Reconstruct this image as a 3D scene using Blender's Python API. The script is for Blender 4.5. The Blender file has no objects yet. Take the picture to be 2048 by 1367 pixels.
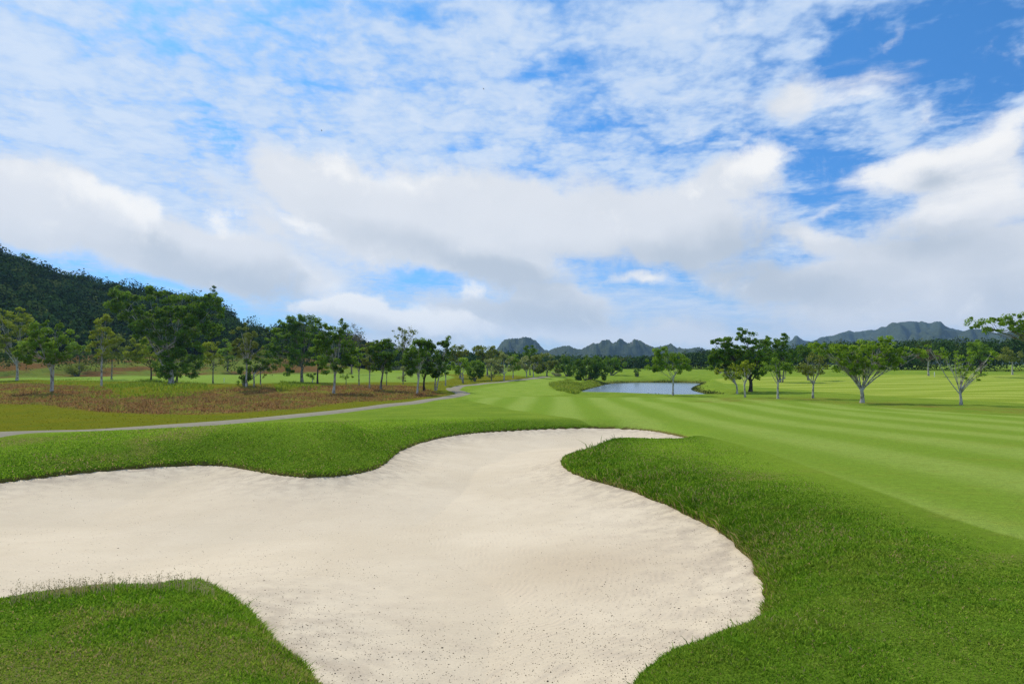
import bpy, math, random
import numpy as np
from mathutils import Vector

# ------------------------------------------------------------------ camera
scene = bpy.context.scene
COL = scene.collection
CAM_Z = 4.0
FPX = 1251.0                       # focal length in pixels of a 2048 px wide frame
HORIZON_V = 728.0
PITCH = math.atan((HORIZON_V - 683.5) / FPX)
cam_data = bpy.data.cameras.new("camera")
cam_data.sensor_width = 36.0
cam_data.lens = FPX / 2048.0 * 36.0
cam_data.clip_start = 0.1
cam_data.clip_end = 20000.0
cam = bpy.data.objects.new("camera", cam_data)
cam.location = (0.0, 0.0, CAM_Z)
cam.rotation_euler = (math.pi / 2 + PITCH, 0.0, 0.0)
COL.objects.link(cam)
scene.camera = cam

scene.view_settings.view_transform = 'Standard'
scene.view_settings.look = 'None'
scene.view_settings.exposure = 0.0
scene.view_settings.gamma = 1.0
scene.view_settings.use_curve_mapping = False
scene.render.engine = 'CYCLES'
cy = scene.cycles
cy.use_denoising = True
cy.denoiser = 'OPENIMAGEDENOISE'
cy.denoising_prefilter = 'NONE'
cy.denoising_input_passes = 'RGB_ALBEDO_NORMAL'
cy.use_adaptive_sampling = False
cy.max_bounces = 6
cy.diffuse_bounces = 2
cy.glossy_bounces = 2
cy.transmission_bounces = 4
cy.volume_bounces = 0
cy.transparent_max_bounces = 8
cy.caustics_reflective = False
cy.caustics_refractive = False


def pix_dir(u, v):
    """Direction in the world of a point (u, v) of the 2048 x 1367 photograph."""
    xc = (u - 1024.0) / FPX
    yc = (683.5 - v) / FPX
    d = np.array([xc, math.cos(PITCH) - yc * math.sin(PITCH), math.sin(PITCH) + yc * math.cos(PITCH)])
    return d / np.linalg.norm(d)


def az_el(u, v):
    d = pix_dir(u, v)
    return np.array([math.atan2(d[0], d[1]), math.asin(d[2])])


# ------------------------------------------------------------------ node helpers
class NT:
    """Small arithmetic layer over a shader node tree."""
    def __init__(self, tree):
        self.t = tree
        self.nodes = tree.nodes
        self.links = tree.links

    def n(self, kind, **props):
        nd = self.nodes.new(kind)
        for k, val in props.items():
            setattr(nd, k, val)
        return nd

    def put(self, sock, val):
        if isinstance(val, bpy.types.NodeSocket):
            self.links.new(val, sock)
        else:
            sock.default_value = val

    def m(self, op, a, b=None, c=None, clamp=False):
        nd = self.n('ShaderNodeMath', operation=op, use_clamp=clamp)
        self.put(nd.inputs[0], a)
        if b is not None:
            self.put(nd.inputs[1], b)
        if c is not None:
            self.put(nd.inputs[2], c)
        return nd.outputs[0]

    def add(self, a, b): return self.m('ADD', a, b)
    def sub(self, a, b): return self.m('SUBTRACT', a, b)
    def mul(self, a, b): return self.m('MULTIPLY', a, b)
    def div(self, a, b): return self.m('DIVIDE', a, b)

    def mad(self, a, b, c): return self.m('MULTIPLY_ADD', a, b, c)

    def step(self, x, lo, hi):
        nd = self.n('ShaderNodeMapRange', interpolation_type='SMOOTHSTEP')
        self.put(nd.inputs[0], x)
        self.put(nd.inputs[1], lo)
        self.put(nd.inputs[2], hi)
        nd.inputs[3].default_value = 0.0
        nd.inputs[4].default_value = 1.0
        return nd.outputs[0]

    def remap(self, x, lo, hi, a, b):
        nd = self.n('ShaderNodeMapRange')
        self.put(nd.inputs[0], x)
        for i, val in enumerate((lo, hi, a, b)):
            self.put(nd.inputs[i + 1], val)
        return nd.outputs[0]

    def xyz(self, x, y, z=0.0):
        nd = self.n('ShaderNodeCombineXYZ')
        self.put(nd.inputs[0], x)
        self.put(nd.inputs[1], y)
        self.put(nd.inputs[2], z)
        return nd.outputs[0]

    def sep(self, vec):
        nd = self.n('ShaderNodeSeparateXYZ')
        self.put(nd.inputs[0], vec)
        return nd.outputs

    def vm(self, op, a, b=None):
        nd = self.n('ShaderNodeVectorMath', operation=op)
        self.put(nd.inputs[0], a)
        if b is not None:
            self.put(nd.inputs[1], b)
        return nd.outputs[0]

    def mapping(self, vec, loc=(0, 0, 0), rot=(0, 0, 0), scale=(1, 1, 1), kind='POINT'):
        nd = self.n('ShaderNodeMapping', vector_type=kind)
        self.put(nd.inputs['Vector'], vec)
        nd.inputs['Location'].default_value = loc
        nd.inputs['Rotation'].default_value = rot
        nd.inputs['Scale'].default_value = scale
        return nd.outputs[0]

    def noise(self, vec, scale, detail=4.0, rough=0.5, dist=0.0, out=0, dims='3D'):
        nd = self.n('ShaderNodeTexNoise', noise_dimensions=dims)
        self.put(nd.inputs['Vector'], vec)
        nd.inputs['Scale'].default_value = scale
        nd.inputs['Detail'].default_value = detail
        nd.inputs['Roughness'].default_value = rough
        nd.inputs['Distortion'].default_value = dist
        return nd.outputs[out]

    def mix(self, f, a, b, blend='MIX'):
        nd = self.n('ShaderNodeMix', data_type='RGBA', blend_type=blend)
        self.put(nd.inputs[0], f)
        self.put(nd.inputs[6], a if isinstance(a, bpy.types.NodeSocket) else (*a, 1.0))
        self.put(nd.inputs[7], b if isinstance(b, bpy.types.NodeSocket) else (*b, 1.0))
        return nd.outputs[2]

    def attr(self, name, out=2):
        nd = self.n('ShaderNodeAttribute')
        nd.attribute_name = name
        return nd.outputs[out]


# ------------------------------------------------------------------ sky and sun
SUN_EL = math.radians(46.0)
SUN_AZ = math.radians(-36.0)       # high on the left
world = bpy.data.worlds.new("World")
scene.world = world
world.use_nodes = True
world.node_tree.nodes.clear()
W = NT(world.node_tree)


def build_sky():
    tc = W.n('ShaderNodeTexCoord')
    d = tc.outputs['Generated']
    dx, dy, dz = W.sep(d)
    sky = W.n('ShaderNodeTexSky', sky_type='NISHITA')
    sky.sun_disc = False
    sky.sun_elevation = SUN_EL
    sky.sun_rotation = SUN_AZ
    sky.altitude = 0.0
    sky.air_density = 1.0
    sky.dust_density = 0.6
    sky.ozone_density = 2.0
    az = W.m('ARCTAN2', dx, dy)
    el = W.m('ARCSINE', dz)
    p = W.xyz(az, el)
    # wind-torn edges: the cloud map is looked up through a warped direction
    w1 = W.vm('SUBTRACT', W.noise(p, 7.0, 3.0, 0.5, out=1), (0.5, 0.5, 0.5))
    w2 = W.vm('SUBTRACT', W.noise(p, 26.0, 5.0, 0.6, out=1), (0.5, 0.5, 0.5))
    nd = W.n('ShaderNodeVectorMath', operation='MULTIPLY')
    W.put(nd.inputs[0], w1)
    nd.inputs[1].default_value = (0.11, 0.06, 0.0)
    nd2 = W.n('ShaderNodeVectorMath', operation='MULTIPLY_ADD')
    W.put(nd2.inputs[0], w2)
    nd2.inputs[1].default_value = (0.045, 0.022, 0.0)
    W.put(nd2.inputs[2], nd.outputs[0])
    pw = W.vm('ADD', p, nd2.outputs[0])

    def field(blobs, base=0.0, src=pw):
        acc = base
        for (u, v, a, b, rot, wt) in blobs:
            c = az_el(u, v)
            r = math.radians(rot)
            e1 = az_el(u + a * math.cos(r), v + a * math.sin(r)) - c
            e2 = az_el(u + b * math.sin(r), v - b * math.cos(r)) - c
            ang = math.atan2(e1[1], e1[0])
            mp = W.mapping(src, (c[0], c[1], 0), (0, 0, ang), (np.hypot(*e1), np.hypot(*e2), 1.0), 'TEXTURE')
            g = W.n('ShaderNodeTexGradient', gradient_type='SPHERICAL')
            W.put(g.inputs[0], mp)
            acc = W.mad(g.outputs[1], wt, acc)
        return acc

    # --- thin high layer: mottled and streaked, laid on a flat deck overhead
    h = W.add(W.m('MAXIMUM', dz, 0.0), 0.10)
    q = W.xyz(W.div(dx, h), W.div(dy, h))
    qs = W.mapping(q, (0.0, 0.0, 0.0), (0, 0, math.radians(-6)), (1.0, 0.50, 1.0))
    streak = W.noise(qs, 1.7, 5.0, 0.52, 0.35)
    qd = W.n('ShaderNodeVectorMath', operation='MULTIPLY_ADD')
    W.put(qd.inputs[0], W.noise(q, 4.0, 4.0, 0.6, out=1, dims='2D'))
    qd.inputs[1].default_value = (0.34, 0.34, 0.0)
    W.put(qd.inputs[2], q)

    def cells(sc, sm):
        vn = W.n('ShaderNodeTexVoronoi', voronoi_dimensions='2D', feature='SMOOTH_F1')
        W.put(vn.inputs['Vector'], qd.outputs[0])
        vn.inputs['Scale'].default_value = sc
        vn.inputs['Smoothness'].default_value = sm
        return W.sub(1.0, vn.outputs['Distance'])
    puff = cells(4.6, 0.5)
    puff2 = cells(11.5, 0.4)
    fine = W.noise(q, 30.0, 4.0, 0.62, dims='2D')
    cover = field([
        (250, 130, 560, 330, 20, 0.55), (820, 180, 420, 330, 0, 0.50), (1330, 130, 380, 330, -30, 0.60),
        (200, 290, 560, 200, 18, 0.55), (760, 330, 560, 190, 12, 0.40), (1250, 350, 420, 120, 0, 0.3), (560, 480, 420, 90, 20, 0.45), (1350, 610, 700, 60, 0, 0.40), (80, 545, 160, 40, 10, 0.4), (560, 620, 200, 30, 8, 0.35), (620, 545, 220, 50, 20, 0.5),
        (1500, 200, 220, 120, -15, 0.35), (1650, 250, 330, 70, 12, 0.30), (1380, 30, 320, 120, 0, 0.30),
        (1750, 5, 260, 30, 0, 0.32),
        # clear gaps
        (430, 245, 130, 40, 48, -0.62), (490, 295, 80, 36, 48, -0.5), (210, 135, 110, 40, 42, -0.40),
        (590, 165, 120, 60, 20, -0.45), (680, 50, 190, 60, 20, -0.5), (800, 20, 120, 40, 0, -0.4), (130, 60, 200, 40, 35, -0.25), (420, 160, 130, 34, 50, -0.34), (640, 230, 120, 30, 30, -0.35), (330, 85, 70, 26, 35, -0.3),
        (1130, 115, 75, 48, 20, -0.75), (1070, 140, 80, 20, -10, -0.5), (1190, 270, 70, 60, -30, -0.55),
        (900, 305, 120, 22, 3, -0.5), (1210, 350, 60, 50, 0, -0.55), (1420, 280, 130, 24, -10, -0.55),
        (1880, 95, 330, 130, -8, -1.75), (1650, 340, 150, 100, 0, -1.15), (1690, 110, 120, 70, -40, -0.9), (1950, 190, 200, 50, -20, -0.7), (1690, 445, 110, 26, 4, -0.8), (1480, 300, 140, 40, 0, -0.4),
        (340, 592, 380, 50, 12, -0.95), (540, 640, 140, 34, 0, -0.6), (830, 558, 150, 36, 8, -0.95), (1240, 545, 150, 44, 0, -1.0), (1420, 590, 140, 24, 0, -0.5),
        (300, 350, 240, 24, 14, -0.3),
    ], 0.36)
    cover = W.mad(W.step(el, 0.62, 0.85), 0.45, cover)  # unseen cloud above the view, added to whiten the light from overhead
    nA = W.add(W.add(W.mul(streak, 0.75), W.mul(puff, 0.50)), W.add(W.mul(puff2, 0.34), W.mul(fine, 0.36)))
    thick = W.add(cover, W.mul(W.sub(nA, 1.09), W.remap(el, 0.04, 0.30, 0.7, 2.3)))
    aA = W.mul(W.step(thick, -0.50, 0.85), 0.93)
    thinA = W.step(thick, 0.30, 1.5)
    colA = W.mix(thinA, (0.51, 0.67, 0.92), (0.68, 0.785, 0.935))

    # --- low cumulus banks
    fb = W.sub(W.noise(p, 11.0, 9.0, 0.64, 0.15), 0.5)
    bank = field([
        (20, 390, 210, 130, 14, 1.0), (250, 460, 330, 95, 15, 0.95), (470, 530, 290, 75, 16, 0.8),
        (640, 372, 200, 75, 28, 0.8), (850, 425, 330, 125, 8, 0.95), (1150, 445, 360, 125, 4, 0.9), (1400, 450, 215, 125, 0, 1.0),
        (1000, 540, 280, 60, 12, 0.8), (1470, 345, 150, 60, -14, 0.75),
        (1600, 185, 110, 70, -60, 0.40), (1560, 215, 160, 50, 0, 0.3),
        (1880, 325, 260, 46, -24, 0.85), (1960, 340, 180, 95, -20, 0.75), (1900, 425, 210, 46, -12, 0.75), 
        (1830, 530, 330, 95, -4, 0.95), (1590, 575, 290, 55, 2, 0.9), (2010, 560, 200, 190, 0, 0.8), (1620, 480, 110, 38, 8, 0.7),
        (1280, 560, 80, 14, -6, 0.45),
        (800, 650, 190, 40, 8, 0.7), (560, 470, 300, 75, 24, 0.38), (380, 330, 420, 60, 20, 0.22), (1320, 655, 520, 60, 0, 0.32), (760, 500, 260, 60, 14, 0.35), (1000, 630, 240, 52, 4, 0.9), (1140, 610, 130, 42, 4, 0.8),
        (700, 690, 330, 34, 4, 0.55), (1250, 680, 500, 45, 0, 0.45), (1800, 640, 420, 50, 0, 0.65),
    ])
    bt = W.add(bank, W.mul(fb, 0.85))
    aB = W.step(bt, 0.08, 0.54)
    greyf = field([
        (480, 560, 330, 60, 14, 0.9), (60, 480, 220, 40, 10, 0.35), (330, 480, 120, 40, 20, 0.3), (900, 520, 260, 50, 14, 0.8), (1050, 560, 170, 38, 8, 0.7),
        (1460, 500, 200, 75, -2, 1.0), (1230, 520, 260, 50, 2, 0.6), (1590, 575, 300, 55, 2, 1.0), (1850, 500, 280, 70, -4, 0.8),
        (1880, 345, 85, 38, -10, 0.8), (2010, 600, 160, 120, 0, 0.6), (1080, 625, 240, 48, 2, 1.1), (820, 668, 260, 26, 4, 0.8),
        (1450, 640, 300, 25, 0, 0.5),
    ])
    brightf = field([
        (225, 405, 110, 48, 20, 1.1), (300, 400, 50, 34, 0, 0.7), (40, 335, 130, 60, 20, 0.45), (455, 440, 70, 30, 45, 0.5), (600, 450, 80, 18, 24, 0.6),
        (800, 360, 140, 50, 5, 0.6), (600, 340, 130, 40, 25, 0.3), (1525, 328, 95, 42, -16, 0.9), (1750, 158, 95, 24, -14, 0.7),
        (1800, 345, 190, 34, -24, 0.8), (1990, 270, 140, 50, -24, 0.7), (1900, 415, 150, 34, -12, 0.7),
        (735, 602, 150, 34, 12, 1.9), (860, 628, 140, 28, 14, 1.6), (930, 580, 34, 16, -10, 0.9), (1640, 470, 70, 26, 0, 0.5), (1280, 560, 70, 12, -6, 0.8),
    ])
    shade = W.add(W.sub(greyf, brightf), W.mul(W.sub(W.noise(pw, 9.0, 5.0, 0.5), 0.5), 0.9))
    colB = W.mix(W.step(shade, -0.15, 0.9), (0.775, 0.81, 0.865), (0.52, 0.59, 0.68))
    colB = W.mix(W.step(shade, -0.10, -0.95), colB, (0.985, 0.985, 0.98))

    # --- crisp sunlit cumulus heads and torn white wisps
    fc = W.sub(W.noise(p, 20.0, 8.0, 0.60, 0.2), 0.5)
    head = W.add(field([
        (690, 614, 110, 40, 4, 0.9), (770, 625, 150, 46, 12, 1.0), (890, 648, 130, 36, 10, 0.9), (630, 608, 80, 16, 4, 0.6), (725, 596, 60, 26, 0, 0.5), (935, 588, 50, 26, -8, 0.7), (945, 634, 60, 18, 0, 0.5),
        (225, 410, 130, 56, 20, 0.55), (300, 405, 60, 36, 0, 0.5), (120, 365, 170, 50, 22, 0.35), (450, 440, 90, 36, 42, 0.45), (600, 455, 110, 22, 24, 0.5),
        (800, 360, 190, 50, 4, 0.42), (640, 335, 120, 50, 30, 0.35), (1530, 322, 100, 50, -16, 0.8), (1455, 350, 120, 46, -12, 0.42),
    ]), W.mul(fc, 1.7))
    fw = W.sub(W.noise(W.mapping(p, rot=(0, 0, math.radians(-20)), scale=(9.0, 34.0, 1.0)), 1.0, 7.0, 0.62, 0.4), 0.5)
    wisp = W.add(field([
        (1735, 165, 150, 36, -13, 0.62), (1700, 205, 150, 24, -8, 0.5), (1600, 190, 160, 70, -20, 0.35), (1785, 75, 60, 12, -50, 0.32),
        (1770, 352, 150, 44, -24, 0.75), (1880, 300, 200, 50, -26, 0.75), (2010, 245, 150, 60, -26, 0.7), (1900, 410, 220, 50, -14, 0.62), (2000, 330, 150, 90, -20, 0.55), (1645, 428, 90, 20, -14, 0.62),
        (1285, 562, 110, 20, -6, 0.55), (1620, 484, 130, 46, 6, 0.42), (1330, 600, 260, 40, -3, 0.25), (80, 545, 200, 30, 6, 0.3), (420, 585, 240, 24, 8, 0.3), (610, 545, 170, 24, 30, 0.35),
    ]), W.mul(fw, 1.15))
    crisp = W.m('MAXIMUM', head, W.mul(wisp, 0.9))
    aC = W.mul(W.step(crisp, 0.10, 0.80), 0.95)
    under = field([
        (760, 650, 220, 30, 9, 1.0), (230, 450, 170, 40, 18, 0.7), (800, 395, 200, 40, 4, 0.6), (1870, 350, 120, 40, -14, 0.8), (1960, 420, 140, 34, -10, 0.5),
    ])
    colC = W.mix(W.step(W.add(under, W.mul(W.sub(W.noise(pw, 16.0, 5.0, 0.55), 0.5), 0.9)), 0.0, 0.85), (0.97, 0.97, 0.965), (0.70, 0.745, 0.81))

    K = 10.0                         # background strength is 0.1: colours below are in those units
    blue = W.mix(1.0, sky.outputs[0], W.mix(W.step(el, 0.0, 0.62), (0.26, 0.72, 1.30), (0.40, 1.02, 1.52)), 'MULTIPLY')
    c0 = W.mix(aA, blue, W.vm('SCALE', colA))
    c0n = c0.node.inputs[7].links[0].from_node
    c0n.inputs['Scale'].default_value = K
    s2 = W.n('ShaderNodeVectorMath', operation='SCALE')
    W.put(s2.inputs[0], colB)
    s2.inputs['Scale'].default_value = K
    c1 = W.mix(aB, c0, s2.outputs[0])
    s3 = W.n('ShaderNodeVectorMath', operation='SCALE')
    W.put(s3.inputs[0], colC)
    s3.inputs['Scale'].default_value = K
    c1 = W.mix(aC, c1, s3.outputs[0])
    # milky air towards the horizon
    hz = W.m('MULTIPLY', W.m('EXPONENT', W.mul(W.m('MAXIMUM', el, 0.0), -14.0)), 0.62)
    c2 = W.mix(hz, c1, (0.66 * K, 0.77 * K, 0.90 * K))
    bg = W.n('ShaderNodeBackground')
    W.put(bg.inputs[0], c2)
    bg.inputs[1].default_value = 0.1
    out = W.n('ShaderNodeOutputWorld')
    W.links.new(bg.outputs[0], out.inputs[0])


build_sky()
world.cycles.sampling_method = 'MANUAL'
world.cycles.sample_map_resolution = 512

sun_data = bpy.data.lights.new("sun", 'SUN')
sun_data.energy = 4.2
sun_data.angle = math.radians(4.0)
sun_data.color = (1.0, 0.90, 0.74)
sun = bpy.data.objects.new("sun", sun_data)
sd = Vector((math.sin(SUN_AZ) * math.cos(SUN_EL), math.cos(SUN_AZ) * math.cos(SUN_EL), math.sin(SUN_EL)))
sun.rotation_euler = sd.to_track_quat('Z', 'Y').to_euler()
sun.location = (0, 0, 60)
COL.objects.link(sun)

# ------------------------------------------------------------------ general helpers
rng = np.random.default_rng(7)


def tag(o, label=None, cat=None, group=None, kind=None):
    for k, val in (('label', label), ('category', cat), ('group', group), ('kind', kind)):
        if val:
            o[k] = val
    return o


def mesh_from(name, verts, faces_flat, sizes, mat, smooth=False, attrs=None, parent=None):
    """faces_flat: concatenated corner indices, sizes: corners of each face."""
    me = bpy.data.meshes.new(name)
    verts = np.ascontiguousarray(verts, dtype=np.float32)
    faces_flat = np.ascontiguousarray(faces_flat, dtype=np.int32)
    sizes = np.ascontiguousarray(sizes, dtype=np.int32)
    me.vertices.add(len(verts))
    me.vertices.foreach_set('co', verts.ravel())
    me.loops.add(len(faces_flat))
    me.loops.foreach_set('vertex_index', faces_flat)
    me.polygons.add(len(sizes))
    starts = np.concatenate([[0], np.cumsum(sizes)[:-1]]).astype(np.int32)
    me.polygons.foreach_set('loop_start', starts)
    if smooth:
        me.polygons.foreach_set('use_smooth', np.ones(len(sizes), dtype=bool))
    for k, val in (attrs or {}).items():
        a = me.attributes.new(k, 'FLOAT', 'POINT')
        a.data.foreach_set('value', np.ascontiguousarray(val, dtype=np.float32))
    me.update(calc_edges=True)
    me.materials.append(mat)
    o = bpy.data.objects.new(name, me)
    COL.objects.link(o)
    if parent is not None:
        o.parent = parent
    return o


def catmull(pts, closed=True, sub=6):
    pts = np.asarray(pts, float)
    n = len(pts)
    out = []
    rngi = range(n) if closed else range(n - 1)
    for i in rngi:
        if closed:
            p0, p1, p2, p3 = pts[(i - 1) % n], pts[i], pts[(i + 1) % n], pts[(i + 2) % n]
        else:
            p0, p1, p2, p3 = pts[max(i - 1, 0)], pts[i], pts[i + 1], pts[min(i + 2, n - 1)]
        for k in range(sub):
            t = k / sub
            out.append(0.5 * ((2 * p1) + (-p0 + p2) * t + (2 * p0 - 5 * p1 + 4 * p2 - p3) * t * t + (-p0 + 3 * p1 - 3 * p2 + p3) * t ** 3))
    if not closed:
        out.append(pts[-1])
    return np.array(out)


def sdf(poly, x, y, vals=None, closed=True):
    """Signed distance (negative inside) of points to a polygon; with vals, also those of the nearest vertex."""
    x = np.asarray(x, float).ravel()
    y = np.asarray(y, float).ravel()
    A = poly[:, :2]
    if closed:
        B = np.roll(A, -1, axis=0)
    else:
        A, B = A[:-1], A[1:]
    best = np.full(len(x), 1e18)
    bi = np.zeros(len(x), int)
    inside = np.zeros(len(x), bool)
    for i in range(len(A)):
        ax, ay = A[i]
        bx, by = B[i]
        ex, ey = bx - ax, by - ay
        L = ex * ex + ey * ey + 1e-12
        t = np.clip(((x - ax) * ex + (y - ay) * ey) / L, 0, 1)
        d = (x - ax - t * ex) ** 2 + (y - ay - t * ey) ** 2
        k = d < best
        best[k] = d[k]
        bi[k] = i
        if closed:
            c = ((ay > y) != (by > y))
            if c.any():
                xx = ax + (y - ay) * ex / (ey if ey != 0 else 1e-12)
                inside ^= c & (x < xx)
    dist = np.sqrt(best)
    if closed:
        dist = np.where(inside, -dist, dist)
    if vals is None:
        return dist
    return dist, np.asarray(vals)[bi]


def sstep(x, a, b):
    t = np.clip((x - a) / (b - a), 0, 1)
    return t * t * (3 - 2 * t)


def vnoise(x, y, f, seed):
    """cheap smooth noise in 0..1 from a lattice of random values"""
    R = np.random.default_rng(seed)
    tab = R.random((256, 256))
    X, Y = x * f, y * f
    i, j = np.floor(X).astype(int), np.floor(Y).astype(int)
    u, v = X - i, Y - j
    u, v = u * u * (3 - 2 * u), v * v * (3 - 2 * v)
    g = lambda a, b: tab[a % 256, b % 256]
    return (g(i, j) * (1 - u) + g(i + 1, j) * u) * (1 - v) + (g(i, j + 1) * (1 - u) + g(i + 1, j + 1) * u) * v


def wob(x, y):
    """gentle swells of the course"""
    return (0.10 * np.sin(x * 0.23 + 1.3) * np.sin(y * 0.19 + 0.4) + 0.07 * np.sin(x * 0.11 - y * 0.16 + 2.0)
            + 0.05 * np.sin(x * 0.41 + y * 0.33))


_YB = np.array([-60, 0, 4, 8, 15, 22, 30, 45, 60, 90, 135, 200, 300, 500, 900, 8000], float)
_ZB = np.array([2.2, 2.25, 2.2, 2.0, 1.62, 1.32, 0.98, 0.45, 0.12, 0.0, 0.05, 0.9, 2.0, 2.6, 3.0, 3.0], float)


def base_h(x, y):
    x = np.asarray(x, float)
    y = np.asarray(y, float)
    # smooth interpolation of the long fall of the ground away from the camera
    z = np.zeros(np.broadcast(x, y).shape)
    for k in (-1, 0, 1):
        z = z + np.interp(y * (1 + 0.10 * k), _YB, _ZB)
    z /= 3.0
    r = np.hypot(x, y)
    far = sstep(r, 25, 70)
    z = z + wob(x, y) * (0.25 + 0.75 * far) * (1 - sstep(r, 250, 500))
    # swell on the right that hides the foot of the far trees
    z = z + 1.5 * np.exp(-((x - 105) / 60) ** 2 - ((y - 185) / 35) ** 2)
    # low bank that carries the straw and the young trees
    for bx, by, sx, sy, am in ((-66, 84, 16, 7, 0.7), (-44, 88, 14, 7, 0.8), (-26, 90, 11, 6, 0.7), (-14, 96, 8, 6, 0.4)):
        z = z + am * np.exp(-((x - bx) / sx) ** 2 - ((y - by) / sy) ** 2)
    # gentle tee mound left of the pond
    z = z + 0.9 * np.exp(-((x - 3) / 9) ** 2 - ((y - 150) / 22) ** 2)
    # bank on the left below the wooded hill
    az = np.arctan2(x, y)
    leftness = sstep(-az, 0.20, 0.36)
    z = z + 6.0 * leftness * sstep(r, 215, 262)
    return z


def mounds(x, y):
    m = 0.62 * np.exp(-((x + 6.9) / 5.4) ** 2 - ((y - 21.6) / 2.9) ** 2)      # mound on the left of the neck
    m = m + 0.12 * np.exp(-((x - 3.4) / 2.2) ** 2 - ((y - 19.6) / 1.8) ** 2)  # tongue of turf
    m = m + 0.22 * np.exp(-((x + 16) / 7) ** 2 - ((y - 22) / 3.0) ** 2)
    return m


def G0(x, y):
    return base_h(x, y) + mounds(x, y)


def sand_level(x, y):
    return base_h(x, y)


def project(pts, hfun):
    """Points (u, v) of the photograph to where their sight lines first meet z = hfun(x, y)."""
    out = []
    ts = np.concatenate([np.linspace(2.0, 60, 1600), np.geomspace(60, 2500, 2600)])
    for (u, v) in pts:
        d = pix_dir(u, v)
        X, Y, Z = d[0] * ts, d[1] * ts, CAM_Z + d[2] * ts
        below = Z < hfun(X, Y)
        i = int(np.argmax(below))
        if not below[i]:
            raise ValueError(f"no ground at {u},{v}")
        t = ts[i]
        if i:
            f0 = (Z - hfun(X, Y))[i - 1]
            f1 = (Z - hfun(X, Y))[i]
            t = ts[i - 1] + (ts[i] - ts[i - 1]) * f0 / (f0 - f1)
        out.append((d[0] * t, d[1] * t))
    return np.array(out)


# ------------------------------------------------------------------ the bunker's outline
SAND_EDGE = 0.42     # sand below the surrounding level at its rim
# (u, v, kind, width of the grass face in metres); 'f' rim seen at sand level, 'n' rim seen over its own lip, 'm' between
BUNKER_PIX = [
    (-120, 978, 'f', 2.6), (-40, 965, 'f', 2.6), (60, 953, 'f', 2.6), (150, 943, 'f', 2.6), (250, 934, 'f', 2.6), (340, 928, 'f', 2.6), (400, 926, 'f', 2.6),
    (450, 928, 'f', 2.6), (500, 936, 'f', 2.6), (560, 946, 'f', 2.6), (620, 950, 'f', 2.8), (680, 947, 'f', 2.8), (735, 938, 'f', 2.6),
    (768, 925, 'f', 2.4), (788, 908, 'f', 2.4), (815, 892, 'f', 2.4), (860, 878, 'f', 2.4), (910, 868, 'f', 2.2), (980, 861, 'f', 2.2),
    (1060, 857, 'f', 2.2), (1140, 854, 'f', 2.2), (1220, 854, 'f', 2.2), (1290, 858, 'f', 2.0), (1340, 866, 'f', 1.6), (1374, 876, 'f', 1.2),
    (1330, 879, 'n', 1.6), (1280, 879, 'n', 1.6), (1238, 878, 'n', 1.6), (1208, 878, 'n', 1.5),
    (1190, 888, 'n', 1.3), (1160, 903, 'n', 1.6), (1130, 914, 'f', 1.8), (1123, 924, 'f', 2.0), (1138, 938, 'f', 2.2), (1170, 952, 'f', 2.4), (1220, 965, 'f', 2.4),
    (1270, 980, 'f', 2.4), (1320, 999, 'f', 2.4), (1370, 1021, 'f', 2.2), (1420, 1047, 'f', 2.0), (1460, 1073, 'f', 1.8), (1490, 1100, 'f', 1.6),
    (1511, 1130, 'f', 1.4), (1526, 1163, 'f', 1.3), (1530, 1195, 'f', 1.2), (1520, 1230, 'f', 1.0), (1496, 1262, 'f', 0.9), (1455, 1290, 'f', 0.8),
    (1400, 1313, 'f', 0.7), (1345, 1332, 'f', 0.7), (1298, 1350, 'f', 0.7), (1265, 1375, 'f', 0.7), (1225, 1420, 'f', 0.7),
    (1000, 1470, 'm', 0.7), (780, 1460, 'm', 0.7),
    (680, 1395, 'm', 0.8), (655, 1365, 'm', 0.8), (625, 1334, 'm', 0.8), (590, 1306, 'm', 0.8), (560, 1278, 'm', 0.8), (530, 1245, 'm', 0.8), (500, 1219, 'm', 0.8),
    (470, 1200, 'm', 0.8), (430, 1180, 'm', 0.8), (385, 1168, 'm', 0.8), (330, 1165, 'n', 0.8), (270, 1166, 'n', 0.8), (200, 1172, 'n', 0.8), (130, 1179, 'n', 0.8),
    (60, 1188, 'n', 0.8), (-10, 1199, 'n', 0.8), (-120, 1215, 'n', 0.8), (-400, 1240, 'n', 0.8), (-560, 1130, 'f', 1.5), (-420, 1030, 'f', 2.2),
]
_bp = []
for (u, v, kd, wd) in BUNKER_PIX:
    off = {'f': SAND_EDGE - 0.05, 'n': 0.16, 'm': 0.33}[kd]
    _bp.append(project([(u, v)], lambda x, y, o=off: base_h(x, y) - o)[0])
BUNKER = catmull(np.array(_bp), True, 4)
BUNKER_W = np.interp(np.arange(len(BUNKER)) / 4.0, np.arange(len(_bp) + 1), [b[3] for b in BUNKER_PIX] + [BUNKER_PIX[0][3]])
_bbox = (BUNKER[:, 0].min() - 8, BUNKER[:, 0].max() + 8, BUNKER[:, 1].min() - 8, BUNKER[:, 1].max() + 8)


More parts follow.
